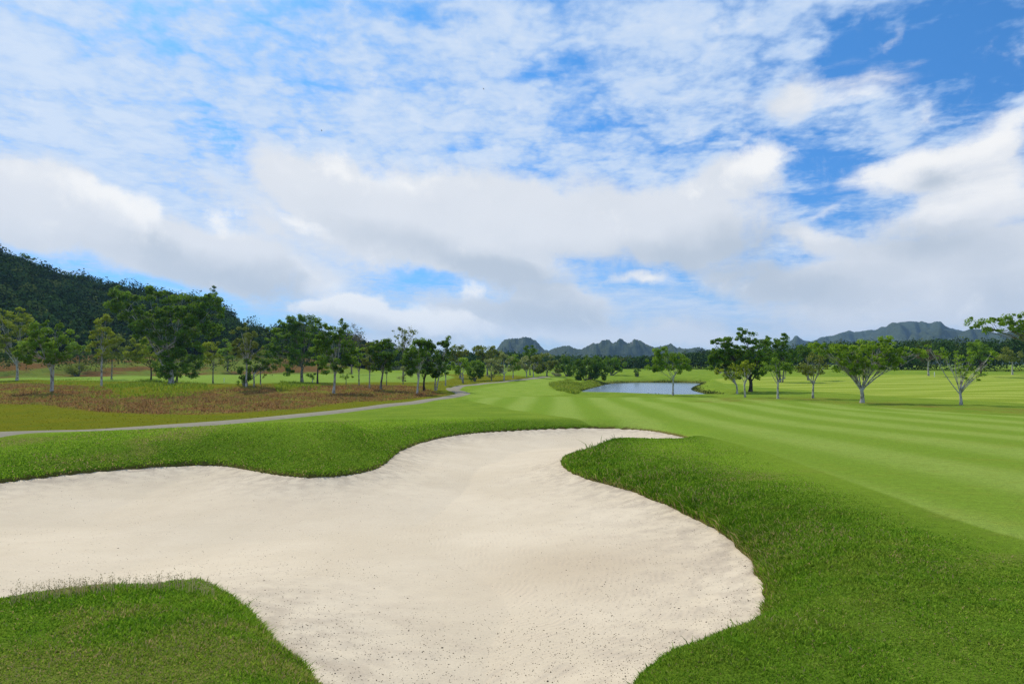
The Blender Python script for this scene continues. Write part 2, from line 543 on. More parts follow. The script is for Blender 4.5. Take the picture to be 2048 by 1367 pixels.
def bunker_d(x, y):
    """signed distance to the bunker's rim and the width of the grass face there (far points get 50)"""
    x = np.asarray(x, float)
    y = np.asarray(y, float)
    shape = np.broadcast(x, y).shape
    x = np.broadcast_to(x, shape).ravel()
    y = np.broadcast_to(y, shape).ravel()
    d = np.full(len(x), 50.0)
    w = np.ones(len(x))
    k = (x > _bbox[0]) & (x < _bbox[1]) & (y > _bbox[2]) & (y < _bbox[3])
    if k.any():
        d[k], w[k] = sdf(BUNKER, x[k], y[k], BUNKER_W)
        # crumbled, ragged rim
        d[k] += 0.045 * (vnoise(x[k], y[k], 1.7, 301) - 0.5) + 0.070 * (vnoise(x[k], y[k], 5.5, 302) - 0.5)
    return d.reshape(shape), w.reshape(shape)


def sand_h(x, y, d=None):
    if d is None:
        d, _ = bunker_d(x, y)
    di = np.clip(-d, 0, None)
    z = base_h(x, y) - SAND_EDGE - 0.42 * (1 - np.exp(-di / 1.5)) - 0.12 * sstep(di, 1.5, 5.0)
    return z + 0.03 * np.sin(x * 1.1 + y * 0.7) * np.sin(y * 0.9 - x * 0.4) * sstep(di, 0.2, 1.5)


POND_Z = -0.62
POND_PIX = [(1148, 787), (1170, 780), (1198, 773), (1222, 767), (1275, 765), (1330, 765), (1392, 766), (1398, 769), (1383, 775), (1386, 781), (1412, 788), (1420, 792), (1350, 794), (1250, 793), (1180, 792)]
POND = catmull(project(POND_PIX, lambda x, y: np.full(np.broadcast(x, y).shape, POND_Z)), True, 5)
_pb = (POND[:, 0].min() - 15, POND[:, 0].max() + 15, POND[:, 1].min() - 15, POND[:, 1].max() + 15)


def pond_d(x, y):
    x = np.asarray(x, float)
    y = np.asarray(y, float)
    shape = np.broadcast(x, y).shape
    x = np.broadcast_to(x, shape).ravel()
    y = np.broadcast_to(y, shape).ravel()
    d = np.full(len(x), 50.0)
    k = (x > _pb[0]) & (x < _pb[1]) & (y > _pb[2]) & (y < _pb[3])
    if k.any():
        d[k] = sdf(POND, x[k], y[k])
    return d.reshape(shape)


def ground_h(x, y, parts=False, dw=None):
    x = np.asarray(x, float)
    y = np.asarray(y, float)
    d, w = bunker_d(x, y) if dw is None else dw
    g = G0(x, y)
    t = np.clip(d / w, 0, 1)
    prof = 1 - (1 - t) ** 2.2
    rim = base_h(x, y) - SAND_EDGE + 0.085 * (1 - np.exp(-np.clip(d, 0, None) / 0.035))
    out = rim + (g - rim) * prof
    # under the sand the turf sheet dives away
    out = np.where(d < 0, rim - np.clip(-d * 2.2, 0, 1.1) , out)
    pd = pond_d(x, y)
    bank = sstep(pd, 0.0, 3.6)
    out = np.where(pd < 3.6, (POND_Z + 0.12) * (1 - bank) + out * bank, out)
    out = np.where(pd < 0.35, POND_Z - 0.1 + np.clip(pd, -6, 0.35) * 0.55, out)
    if parts:
        return out, d, w, pd
    return out


def mown_top_lit(x, y, d):
    """0 on the rank faces by the sand, 1 on the tops: shorter turf, with top light painted into its colour"""
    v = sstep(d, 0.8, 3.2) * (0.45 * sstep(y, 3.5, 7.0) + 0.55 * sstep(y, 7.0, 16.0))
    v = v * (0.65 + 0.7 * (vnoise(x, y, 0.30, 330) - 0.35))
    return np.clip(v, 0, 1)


def dry_patch(x, y):
    f = sstep(-x, 7.5, 11.0) * sstep(y, 15, 18) * sstep(vnoise(x, y, 0.45, 331) * 0.6 + vnoise(x, y, 1.3, 332) * 0.4, 0.40, 0.62)
    near = sstep(-x, 0.3, 1.0) * (1 - sstep(y, 8, 10)) * sstep(vnoise(x, y, 1.1, 333) * 0.6 + vnoise(x, y, 3.7, 334) * 0.4, 0.48, 0.72)
    right = sstep(x, 3.0, 4.5) * (1 - sstep(y, 12, 16)) * sstep(vnoise(x, y, 0.8, 335) * 0.6 + vnoise(x, y, 2.9, 336) * 0.4, 0.56, 0.74)
    return np.clip(f + 0.9 * near + 0.6 * right, 0, 1)


def drop(u, v):
    """the point of the ground that shows at (u, v)"""
    p = project([(u, v)], ground_h)[0]
    return np.array([p[0], p[1], float(ground_h(p[0], p[1]))])


# ------------------------------------------------------------------ mowing zones, traced on the ground
def zone(pix, sub=4):
    return catmull(project(pix, base_h), True, sub)


FAIRWAY = zone([(935, 799), (1000, 813), (1080, 827), (1180, 840), (1300, 853), (1400, 870), (1480, 889), (1560, 913), (1650, 945), (1750, 980), (1850, 1017),
                (1950, 1050), (2060, 1083), (2300, 1150), (2700, 1200), (2700, 880), (2350, 846), (2048, 832), (1900, 823), (1750, 813), (1600, 803), (1500, 798), (1390, 795),
                (1250, 794), (1100, 793), (1000, 794)])
FAIRWAY2 = zone([(1430, 758), (1520, 753), (1600, 752), (1700, 753), (1800, 749), (2048, 749), (2300, 749), (2400, 812), (2048, 806), (1850, 796), (1700, 787), (1600, 779), (1500, 772)])
ROUGH = zone([(-700, 960), (-200, 890), (0, 884), (150, 872), (300, 862), (450, 852), (560, 842), (700, 838), (820, 836), (950, 834), (1060, 836), (1180, 840), (1300, 846), (1400, 858),
              (1480, 874), (1560, 895), (1650, 924), (1750, 955), (1850, 990), (1950, 1020), (2060, 1050), (2300, 1110), (2900, 1250), (2600, 1800), (1000, 1900), (-800, 1800), (-1500, 1200)])
LEFT_OLIVE = zone([(-300, 915), (0, 878), (200, 863), (450, 844), (620, 828), (750, 814), (850, 801), (900, 794), (922, 787), (900, 780), (910, 773), (960, 766), (1020, 761), (1066, 757),
                   (1040, 752), (1000, 750), (900, 748), (700, 745), (400, 742), (0, 742), (-400, 742), (-900, 800)])
STRAW = zone([(-300, 775), (0, 768), (100, 770), (170, 774), (220, 788), (330, 790), (430, 780), (520, 772), (600, 778), (700, 770), (800, 772), (850, 780), (884, 788), (840, 794), (760, 801),
              (650, 809), (560, 819), (430, 827), (300, 827), (150, 816), (0, 806), (-300, 806)])
LEFT_FAIRWAY = zone([(-300, 742), (0, 741), (300, 743), (560, 743), (800, 746), (905, 752), (866, 763), (700, 765), (560, 766), (450, 767), (300, 762), (100, 760), (0, 761), (-300, 763)])
TEE = zone([(1000, 800), (1100, 790), (1130, 785), (1100, 775), (1120, 762), (1130, 755), (1110, 753), (1080, 756), (1040, 764), (980, 772), (930, 785), (940, 797)])
PATH_PIX = [(-500, 946), (-300, 917), (-150, 898), (0, 880), (100, 872), (200, 864), (330, 854), (450, 845), (540, 837), (620, 829), (690, 821.5), (750, 814), (800, 808), (850, 801), (890, 795.5), (915, 790.5), (926, 787),
            (918, 783), (908, 780), (906, 777), (915, 774), (940, 770), (975, 766), (1020, 761.5), (1050, 758.5), (1075, 755.5), (1095, 753.5)]
PATH = catmull(project(PATH_PIX, base_h), False, 8)


# ------------------------------------------------------------------ materials
def new_mat(name):
    m = bpy.data.materials.new(name)
    m.use_nodes = True
    m.node_tree.nodes.clear()
    T = NT(m.node_tree)
    out = T.n('ShaderNodeOutputMaterial')
    return m, T, out


def bsdf(T, out, color, rough=0.9, spec=0.2, bump=None, bump_s=0.3, bump_d=0.02):
    b = T.n('ShaderNodeBsdfPrincipled')
    T.put(b.inputs['Base Color'], color if isinstance(color, bpy.types.NodeSocket) else (*color, 1.0))
    T.put(b.inputs['Roughness'], rough)
    b.inputs['Specular IOR Level'].default_value = spec
    if bump is not None:
        bp = T.n('ShaderNodeBump')
        T.put(bp.inputs['Height'], bump)
        bp.inputs['Strength'].default_value = bump_s
        bp.inputs['Distance'].default_value = bump_d
        T.links.new(bp.outputs[0], b.inputs['Normal'])
    T.links.new(b.outputs[0], out.inputs[0])
    return b


STRIPE_AZ = math.atan((1118 - 1024) / FPX)
GREEN_DEEP = (0.060, 0.135, 0.007)
GREEN_FAIR_L = (0.244, 0.338, 0.066)
GREEN_FAIR_D = (0.156, 0.258, 0.026)
GREEN_SEMI = (0.165, 0.265, 0.030)
OLIVE = (0.140, 0.142, 0.006)
STRAWC = (0.245, 0.125, 0.046)


def make_ground_mat():
    m, T, out = new_mat("turf")
    P = T.n('ShaderNodeNewGeometry').outputs['Position']
    x, y, z = T.sep(P)
    n1 = T.noise(P, 0.35, 5.0, 0.6)
    n2 = T.noise(P, 2.2, 5.0, 0.6)
    n3 = T.noise(P, 11.0, 4.0, 0.6)
    n4 = T.noise(T.mapping(P, scale=(60, 60, 60)), 1.0, 3.0, 0.6)
    e = T.add(T.mul(T.sub(n1, 0.5), 1.0), T.mul(T.sub(n2, 0.5), 0.5))          # ragged zone edges
    esm = T.mul(T.sub(n2, 0.5), 0.35)

    def zmask(name, soft, rag):
        return T.sub(1.0, T.step(T.add(T.attr(name), rag), T.mul(soft, -1.0) if not isinstance(soft, float) else -soft, soft))

    # stripes of the mower, running along the hole
    ca, sa = math.cos(STRIPE_AZ), math.sin(STRIPE_AZ)
    across = T.sub(T.mul(x, ca), T.mul(y, sa))
    across = T.add(across, T.mul(T.sub(T.noise(P, 0.08, 2.0, 0.5), 0.5), 0.9))
    sw = T.m('SINE', T.add(T.mul(across, 2 * math.pi / 4.1), 0.9))
    stripe = T.step(T.add(sw, T.mul(T.sub(n2, 0.5), 0.8)), -0.95, 0.95)
    fair = T.mix(T.mul(stripe, T.remap(n1, 0.3, 0.7, 0.55, 1.0)), GREEN_FAIR_D, GREEN_FAIR_L)
    fair = T.mix(T.mul(T.step(T.add(T.mul(n2, 0.6), T.mul(n1, 0.4)), 0.48, 0.68), 0.45), fair, (0.200, 0.245, 0.030))
    fair = T.mix(T.mul(T.step(n3, 0.55, 0.75), 0.22), fair, (0.095, 0.175, 0.016))
    sw2 = T.m('SINE', T.add(T.mul(T.add(y, T.mul(x, 0.10)), 2 * math.pi / 7.5), 0.3))
    stripe2 = T.step(T.add(sw2, T.mul(T.sub(n2, 0.5), 0.6)), -0.5, 0.5)
    fair2 = T.mix(stripe2, (0.195, 0.270, 0.026), (0.285, 0.350, 0.058))
    col = T.mix(T.step(n1, 0.3, 0.7), (0.120, 0.205, 0.018), (0.175, 0.255, 0.026))
    col = T.mix(zmask('z_semi', 1.2, e), col, T.mix(T.step(n1, 0.3, 0.7), GREEN_SEMI, (0.220, 0.305, 0.048)))
    olive = T.mix(T.step(n1, 0.35, 0.7), OLIVE, (0.105, 0.132, 0.006))
    olive = T.mix(T.mul(T.step(n2, 0.5, 0.75), 0.5), olive, (0.165, 0.125, 0.014))
    col = T.mix(zmask('z_olive', 1.6, T.mul(e, 1.6)), col, olive)
    col = T.mix(zmask('z_left', 0.9, esm), col, T.mix(T.step(n1, 0.3, 0.7), (0.150, 0.245, 0.034), (0.190, 0.280, 0.046)))
    straw = T.mix(T.step(n2, 0.35, 0.65), STRAWC, (0.100, 0.046, 0.018))
    straw = T.mix(T.step(n1, 0.48, 0.62), straw, (0.170, 0.175, 0.024))
    col = T.mix(zmask('z_straw', 1.4, T.mul(e, 2.2)), col, straw)
    bank = T.mix(T.step(n2, 0.35, 0.65), (0.160, 0.068, 0.030), (0.100, 0.055, 0.022))
    bank = T.mix(T.step(T.noise(P, 0.06, 5.0, 0.6), 0.44, 0.56), bank, (0.115, 0.155, 0.026))
    col = T.mix(T.attr('z_bank'), col, bank)
    col = T.mix(zmask('z_fair2', 0.8, esm), col, fair2)
    # long turf round the bunker
    deep = T.mix(T.step(n2, 0.3, 0.7), GREEN_DEEP, (0.100, 0.185, 0.010))
    deep = T.mix(T.step(n1, 0.35, 0.70), deep, (0.085, 0.160, 0.010))
    deep = T.mix(T.mul(T.step(n3, 0.58, 0.75), 0.45), deep, (0.20, 0.18, 0.05))
    deep = T.mix(T.mul(T.attr('mown'), 0.8), deep, (0.190, 0.300, 0.025))  # tops painted paler, top light put into the turf colour
    deep = T.mix(T.mul(T.attr('dry'), 0.5), deep, (0.175, 0.170, 0.040))
    col = T.mix(zmask('z_rough', 1.6, e), col, deep)
    col = T.mix(zmask('z_fair', 0.07, T.mul(esm, 0.35)), col, fair)
    # brown band of worn grass under the trees on the right
    col = T.mix(T.mul(T.attr('z_worn'), T.step(T.add(n1, T.mul(n2, 0.4)), 0.55, 0.95)), col, (0.150, 0.115, 0.025))
    # earth and roots at the bunker's rim and the pond's edge
    rim = T.sub(1.0, T.step(T.add(T.attr('d_bunker'), T.mul(T.sub(n3, 0.5), 0.12)), 0.02, 0.09))
    col = T.mix(T.mul(rim, 0.8), col, (0.125, 0.080, 0.035))
    shore = T.sub(1.0, T.step(T.add(T.attr('d_pond'), e), 0.3, 2.2))
    col = T.mix(T.mul(shore, 0.8), col, (0.110, 0.092, 0.026))
    # blade-scale flecks
    n5 = T.noise(P, 5.0, 4.0, 0.65)
    n6 = T.noise(P, 26.0, 3.0, 0.65)
    fle = T.add(T.mul(T.sub(n4, 0.5), 0.9), T.mul(T.sub(n3, 0.5), 0.6))
    fle = T.add(fle, T.add(T.mul(T.sub(n5, 0.5), 0.50), T.mul(T.sub(n6, 0.5), 0.75)))
    g = T.n('ShaderNodeHueSaturation')
    T.put(g.inputs['Value'], T.add(1.0, fle))
    T.put(g.inputs['Color'], col)
    b = bsdf(T, out, g.outputs[0], 1.0, 0.0, T.add(n4, T.mul(n3, 1.5)), 0.7, 0.06)
    b.inputs['Sheen Weight'].default_value = 0.13        # blade tips catch the light at a grazing view
    b.inputs['Sheen Roughness'].default_value = 0.45
    b.inputs['Sheen Tint'].default_value = (0.85, 0.95, 0.25, 1.0)
    return m


def make_sand_mat():
    m, T, out = new_mat("sand")
    P = T.n('ShaderNodeNewGeometry').outputs['Position']
    n1 = T.noise(P, 0.45, 4.0, 0.55)
    n2 = T.noise(P, 3.0, 5.0, 0.6)
    n3 = T.noise(P, 45.0, 3.0, 0.6)
    n4 = T.noise(P, 210.0, 2.0, 0.6)
    # rake drags: long shallow combed lines that curve with the floor
    wv = T.noise(T.mapping(P, rot=(0, 0, 0.5), scale=(0.7, 9.0, 1.0)), 1.6, 4.0, 0.6, 0.8)
    damp = T.attr('damp')
    col = T.mix(T.step(n1, 0.3, 0.7), (0.522, 0.452, 0.342), (0.575, 0.503, 0.388))
    col = T.mix(T.mul(T.step(n2, 0.45, 0.75), 0.18), col, (0.520, 0.430, 0.335))
    col = T.mix(T.mul(damp, 0.55), col, (0.430, 0.350, 0.250))
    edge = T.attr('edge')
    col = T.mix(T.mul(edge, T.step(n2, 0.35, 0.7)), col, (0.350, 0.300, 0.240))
    grain = T.add(T.mul(T.sub(n4, 0.5), 0.55), T.mul(T.sub(n3, 0.5), 0.22))
    g = T.n('ShaderNodeHueSaturation')
    T.put(g.inputs['Value'], T.add(1.0, grain))
    T.put(g.inputs['Color'], col)
    # dark grit
    vor = T.n('ShaderNodeTexVoronoi', feature='F1')
    T.put(vor.inputs['Vector'], P)
    vor.inputs['Scale'].default_value = 17.0
    gs = T.noise(P, 1.3, 3.0, 0.6)
    spot = T.sub(1.0, T.step(vor.outputs['Distance'], 0.05, 0.15))
    pick = T.step(T.sep(vor.outputs['Color'])[0], 0.62, 0.66)
    grit = T.mul(T.mul(spot, pick), T.step(T.add(gs, T.mul(edge, 0.25)), 0.46, 0.66))
    c2 = T.mix(T.mul(grit, 0.75), g.outputs[0], (0.12, 0.09, 0.065))
    rake = T.m('SINE', T.add(T.mul(T.attr('rimd'), 2 * math.pi / 0.085), T.mul(n1, 5.0)))
    rake = T.mul(rake, T.mul(T.step(n2, 0.42, 0.62), 0.22))
    hgt = T.add(T.add(T.add(rake, T.mul(n4, 0.30)), T.mul(n3, 0.5)), T.add(T.mul(wv, 0.55), T.mul(n2, 0.45)))
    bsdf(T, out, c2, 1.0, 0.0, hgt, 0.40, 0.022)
    return m


def make_path_mat():
    m, T, out = new_mat("concrete_path")
    P = T.n('ShaderNodeNewGeometry').outputs['Position']
    n1 = T.noise(P, 0.5, 4.0, 0.6)
    n2 = T.noise(P, 9.0, 4.0, 0.6)
    col = T.mix(n1, (0.205, 0.190, 0.150), (0.285, 0.268, 0.215))
    col = T.mix(T.mul(T.step(n2, 0.5, 0.8), 0.5), col, (0.13, 0.125, 0.10))
    col = T.mix(T.mul(T.step(T.noise(P, 2.2, 5.0, 0.65), 0.52, 0.66), 0.35), col, (0.12, 0.125, 0.06))
    bsdf(T, out, col, 0.95, 0.0, n2, 0.3, 0.01)
    return m


def make_water_mat():
    m, T, out = new_mat("pond_water")
    P = T.n('ShaderNodeNewGeometry').outputs['Position']
    n1 = T.noise(T.mapping(P, scale=(1.0, 1.0, 1.0)), 1.3, 4.0, 0.6)
    b = bsdf(T, out, (0.120, 0.180, 0.240), 0.22, 0.5, n1, 0.15, 0.03)
    b.inputs['IOR'].default_value = 1.33
    return m


M_TURF = make_ground_mat()
M_SAND = make_sand_mat()
M_PATH = make_path_mat()
M_WATER = make_water_mat()


# ------------------------------------------------------------------ ground sheet
def polar_grid(azs, rs):
    A, R = np.meshgrid(azs, rs)
    return (R * np.sin(A)).ravel(), (R * np.cos(A)).ravel()


def grid_faces(nr, na, wrap=False):
    i = np.arange(nr - 1)[:, None]
    j = np.arange(na if wrap else na - 1)[None, :]
    a = i * na + j
    b = i * na + (j + 1) % na
    q = np.stack([a, b, b + na, a + na], -1).reshape(-1, 4)
    return q


def build_ground():
    fine = np.radians(np.linspace(-47, 47, 760))
    coarse = np.radians(np.linspace(47, 313, 90)[1:-1])
    azs = np.concatenate([fine, coarse])
    rs = np.concatenate([[0.6, 1.2, 1.9], np.geomspace(2.6, 50, 420), np.geomspace(50, 320, 260)[1:], np.geomspace(320, 4600, 50)[1:]])
    x, y = polar_grid(azs, rs)
    z, d, w, pd = ground_h(x, y, True)
    q = grid_faces(len(rs), len(azs), True)
    keep = ~((d[q] < -0.75).all(1)) & ~((pd[q] < -5).all(1))
    q = q[keep][:, ::-1]
    verts = np.stack([x, y, z], 1)
    # close the hole at the camera's feet
    c = len(verts)
    verts = np.vstack([verts, [[0, 0, float(ground_h(0.0, 0.0))]]])
    na = len(azs)
    fan = np.stack([np.arange(na), np.full(na, c), (np.arange(na) + 1) % na], 1)
    x = np.append(x, 0.0)
    y = np.append(y, 0.0)
    r = np.hypot(x, y)
    az = np.arctan2(x, y)

    def zs(poly, lim):
        out = np.full(len(x), 50.0)
        b = (poly[:, 0].min() - 6, poly[:, 0].max() + 6, poly[:, 1].min() - 6, poly[:, 1].max() + 6)
        k = (x > b[0]) & (x < b[1]) & (y > b[2]) & (y < b[3])
        out[k] = np.clip(sdf(poly, x[k], y[k]), -50, 50)
        return out
    worn = np.exp(-((sdf(catmull(project([(1440, 800), (1600, 797), (1750, 806), (1900, 814), (2100, 822), (2400, 836)], base_h), False, 5), x, y, closed=False)) / 4.0) ** 2)
    attrs = {'z_fair': zs(FAIRWAY, 1), 'z_fair2': zs(FAIRWAY2, 1), 'z_rough': zs(ROUGH, 1), 'z_olive': zs(LEFT_OLIVE, 1), 'z_straw': zs(STRAW, 1),
             'z_left': zs(LEFT_FAIRWAY, 1), 'z_semi': zs(TEE, 1), 'z_worn': worn,
             'z_bank': sstep(-az, 0.21, 0.30) * sstep(r, 206, 216) * (1 - sstep(r, 275, 300)),
             'd_bunker': np.append(d, 50.0), 'mown': mown_top_lit(x, y, np.append(d, 50.0)), 'dry': dry_patch(x, y), 'd_pond': np.append(pd, 50.0)}
    flat = np.concatenate([q.ravel(), fan.ravel()])
    sizes = np.concatenate([np.full(len(q), 4), np.full(len(fan), 3)])
    o = mesh_from("ground", verts, flat, sizes, M_TURF, True, attrs)
    tag(o, kind='structure')
    return o


def build_sand():
    azs = np.radians(np.linspace(-62, 47, 760))
    rs = np.geomspace(2.6, 46, 400)
    x, y = polar_grid(azs, rs)
    d, w = bunker_d(x, y)
    z = sand_h(x, y, d) - np.clip(d, 0, None) * 0.6
    q = grid_faces(len(rs), len(azs))
    keep = (d[q] < 0.22).all(1)
    q = q[keep][:, ::-1]
    used = np.unique(q)
    remap = np.full(len(x), -1)
    remap[used] = np.arange(len(used))
    q = remap[q]
    X, Y = x[used], y[used]
    damp = np.exp(-((X - 1.05) / 1.5) ** 2 - ((Y - 8.6) / 1.3) ** 2) + 0.35 * np.exp(-((X + 5.0) / 3.0) ** 2 - ((Y - 13.5) / 1.2) ** 2)
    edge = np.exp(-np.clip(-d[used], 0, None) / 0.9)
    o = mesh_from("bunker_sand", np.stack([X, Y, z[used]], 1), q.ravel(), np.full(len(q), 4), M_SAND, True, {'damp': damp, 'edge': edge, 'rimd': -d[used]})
    tag(o, kind='structure')
    return o


def build_path():
    p = PATH
    t = np.gradient(p, axis=0)
    t /= np.linalg.norm(t, axis=1)[:, None] + 1e-9
    nrm = np.stack([-t[:, 1], t[:, 0]], 1)
    cols = np.linspace(-1.15, 1.15, 7)
    V = []
    for c in cols:
        xy = p + nrm * c
        z = ground_h(xy[:, 0], xy[:, 1]) + (0.07 if abs(c) < 1.1 else -0.05)
        V.append(np.column_stack([xy, z]))
    V = np.stack(V, 1).reshape(-1, 3)
    q = grid_faces(len(p), len(cols))
    o = mesh_from("cart_path", V, q.ravel(), np.full(len(q), 4), M_PATH, True)
    o.data.flip_normals() if o.data.polygons[0].normal.z < 0 else None
    tag(o, kind='structure')


def build_pond():
    x0, x1, y0, y1 = POND[:, 0].min() - 3, POND[:, 0].max() + 3, POND[:, 1].min() - 3, POND[:, 1].max() + 3
    nx, ny = 60, 90
    X, Y = np.meshgrid(np.linspace(x0, x1, nx), np.linspace(y0, y1, ny))
    d = pond_d(X, Y).ravel()
    q = grid_faces(ny, nx)
    q = q[(d[q] < 2.2).all(1)]
    V = np.stack([X.ravel(), Y.ravel(), np.full(X.size, POND_Z)], 1)
    used = np.unique(q)
    rm = np.full(len(V), -1)
    rm[used] = np.arange(len(used))
    o = mesh_from("pond_water", V[used], rm[q].ravel(), np.full(len(q), 4), M_WATER, True)
    tag(o, kind='structure')


build_ground()
build_sand()
build_path()
build_pond()

# ------------------------------------------------------------------ foliage and bark materials
def leaf_mat(name, dark, light, trans=0.30):
    m, T, out = new_mat(name)
    t = T.attr('tint')
    col = T.mix(t, dark, light)
    d = T.n('ShaderNodeBsdfPrincipled')
    T.put(d.inputs['Base Color'], col)
    d.inputs['Roughness'].default_value = 0.6
    d.inputs['Specular IOR Level'].default_value = 0.06
    tr = T.n('ShaderNodeBsdfTranslucent')
    T.put(tr.inputs[0], T.mix(0.5, col, (0.16, 0.24, 0.02)))
    mx = T.n('ShaderNodeMixShader')
    mx.inputs[0].default_value = trans
    T.links.new(d.outputs[0], mx.inputs[1])
    T.links.new(tr.outputs[0], mx.inputs[2])
    T.links.new(mx.outputs[0], out.inputs[0])
    return m


LEAF = {
    'dark': leaf_mat("leaves_dark_green", (0.060, 0.138, 0.010), (0.216, 0.384, 0.031), 0.45),
    'deep': leaf_mat("leaves_deep_green", (0.043, 0.106, 0.012), (0.132, 0.252, 0.030), 0.38),
    'mid': leaf_mat("leaves_mid_green", (0.114, 0.222, 0.014), (0.294, 0.456, 0.043), 0.42),
    'yellow': leaf_mat("leaves_yellow_green", (0.216, 0.270, 0.014), (0.468, 0.516, 0.043), 0.42),
    'bright': leaf_mat("leaves_bright_green", (0.156, 0.276, 0.014), (0.372, 0.540, 0.043), 0.42),
    'olive': leaf_mat("leaves_olive", (0.132, 0.168, 0.026), (0.318, 0.348, 0.060)),
    'pale': leaf_mat("leaves_pale_olive", (0.240, 0.270, 0.090), (0.480, 0.504, 0.180)),
    'rust': leaf_mat("leaves_rust_brown", (0.090, 0.055, 0.045), (0.200, 0.140, 0.115)),
    'cream': leaf_mat("plumes_cream", (0.260, 0.270, 0.130), (0.520, 0.510, 0.320)),
}


def bark_mat(name, light, dark, lo, hi):
    m, T, out = new_mat(name)
    P = T.n('ShaderNodeNewGeometry').outputs['Position']
    n = T.noise(T.mapping(P, scale=(1, 1, 0.6)), 3.2, 5.0, 0.65)
    n2 = T.noise(P, 14.0, 3.0, 0.6)
    col = T.mix(T.step(T.add(n, T.mul(T.sub(n2, 0.5), 0.4)), lo, hi), light, dark)
    bsdf(T, out, col, 0.9, 0.15, n2, 0.5, 0.03)
    return m


BARK = {
    'white': bark_mat("bark_lichen_white", (0.50, 0.475, 0.42), (0.16, 0.135, 0.105), 0.46, 0.64),
    'grey': bark_mat("bark_grey", (0.30, 0.275, 0.235), (0.10, 0.085, 0.07), 0.40, 0.62),
    'dark': bark_mat("bark_dark", (0.085, 0.070, 0.055), (0.030, 0.024, 0.020), 0.40, 0.62),
    'rust': bark_mat("bark_rusty_grey", (0.26, 0.19, 0.165), (0.14, 0.09, 0.075), 0.40, 0.62),
}


class Tubes:
    def __init__(self):
        self.V, self.F, self.n = [], [], 0

    def add(self, pts, radii, k=6):
        pts = np.asarray(pts, float)
        m = len(pts)
        t = np.gradient(pts, axis=0)
        t /= np.linalg.norm(t, axis=1)[:, None] + 1e-9
        ref = np.where(np.abs(t[:, 2:3]) > 0.9, np.array([[1.0, 0, 0]]), np.array([[0, 0, 1.0]]))
        a = np.cross(t, ref)
        a /= np.linalg.norm(a, axis=1)[:, None] + 1e-9
        b = np.cross(t, a)
        ang = np.linspace(0, 2 * np.pi, k, endpoint=False)
        ring = pts[:, None, :] + np.asarray(radii)[:, None, None] * (a[:, None, :] * np.cos(ang)[None, :, None] + b[:, None, :] * np.sin(ang)[None, :, None])
        self.V.append(ring.reshape(-1, 3))
        self.F.append(grid_faces(m, k, True) + self.n)
        self.n += m * k

    def build(self, name, mat, parent=None):
        V = np.concatenate(self.V)
        F = np.concatenate(self.F)
        return mesh_from(name, V, F.ravel(), np.full(len(F), 4), mat, True, None, parent)


def leaf_quads(c, size, up=0.7, out_dir=None, R=None, ow=0.8):
    """Rhombic leaves: centres c (n,3), lengths size (n). Returns verts (4n,3)."""
    R = R or rng
    n = len(c)
    nv = R.normal(size=(n, 3))
    nv[:, 2] += up
    if out_dir is not None:
        nv += ow * out_dir
    nv /= np.linalg.norm(nv, axis=1)[:, None] + 1e-9
    t = np.cross(nv, R.normal(size=(n, 3)))
    t /= np.linalg.norm(t, axis=1)[:, None] + 1e-9
    b = np.cross(nv, t)
    L = size[:, None] * 0.5
    wd = L * R.uniform(0.45, 0.75, size=(n, 1))
    V = np.stack([c - t * L, c + b * wd, c + t * L, c - b * wd], 1)
    return V.reshape(-1, 3)


def kmeans(p, k, R, it=6):
    c = p[R.choice(len(p), k, replace=False)]
    for _ in range(it):
        d = ((p[:, None] - c[None]) ** 2).sum(-1)
        lab = d.argmin(1)
        for i in range(k):
            if (lab == i).any():
                c[i] = p[lab == i].mean(0)
    return c, lab


def bez(p0, p1, p2, n=7):
    t = np.linspace(0, 1, n)[:, None]
    return (1 - t) ** 2 * p0 + 2 * t * (1 - t) * p1 + t ** 2 * p2


GF = "pale-barked trees beside the fairway"


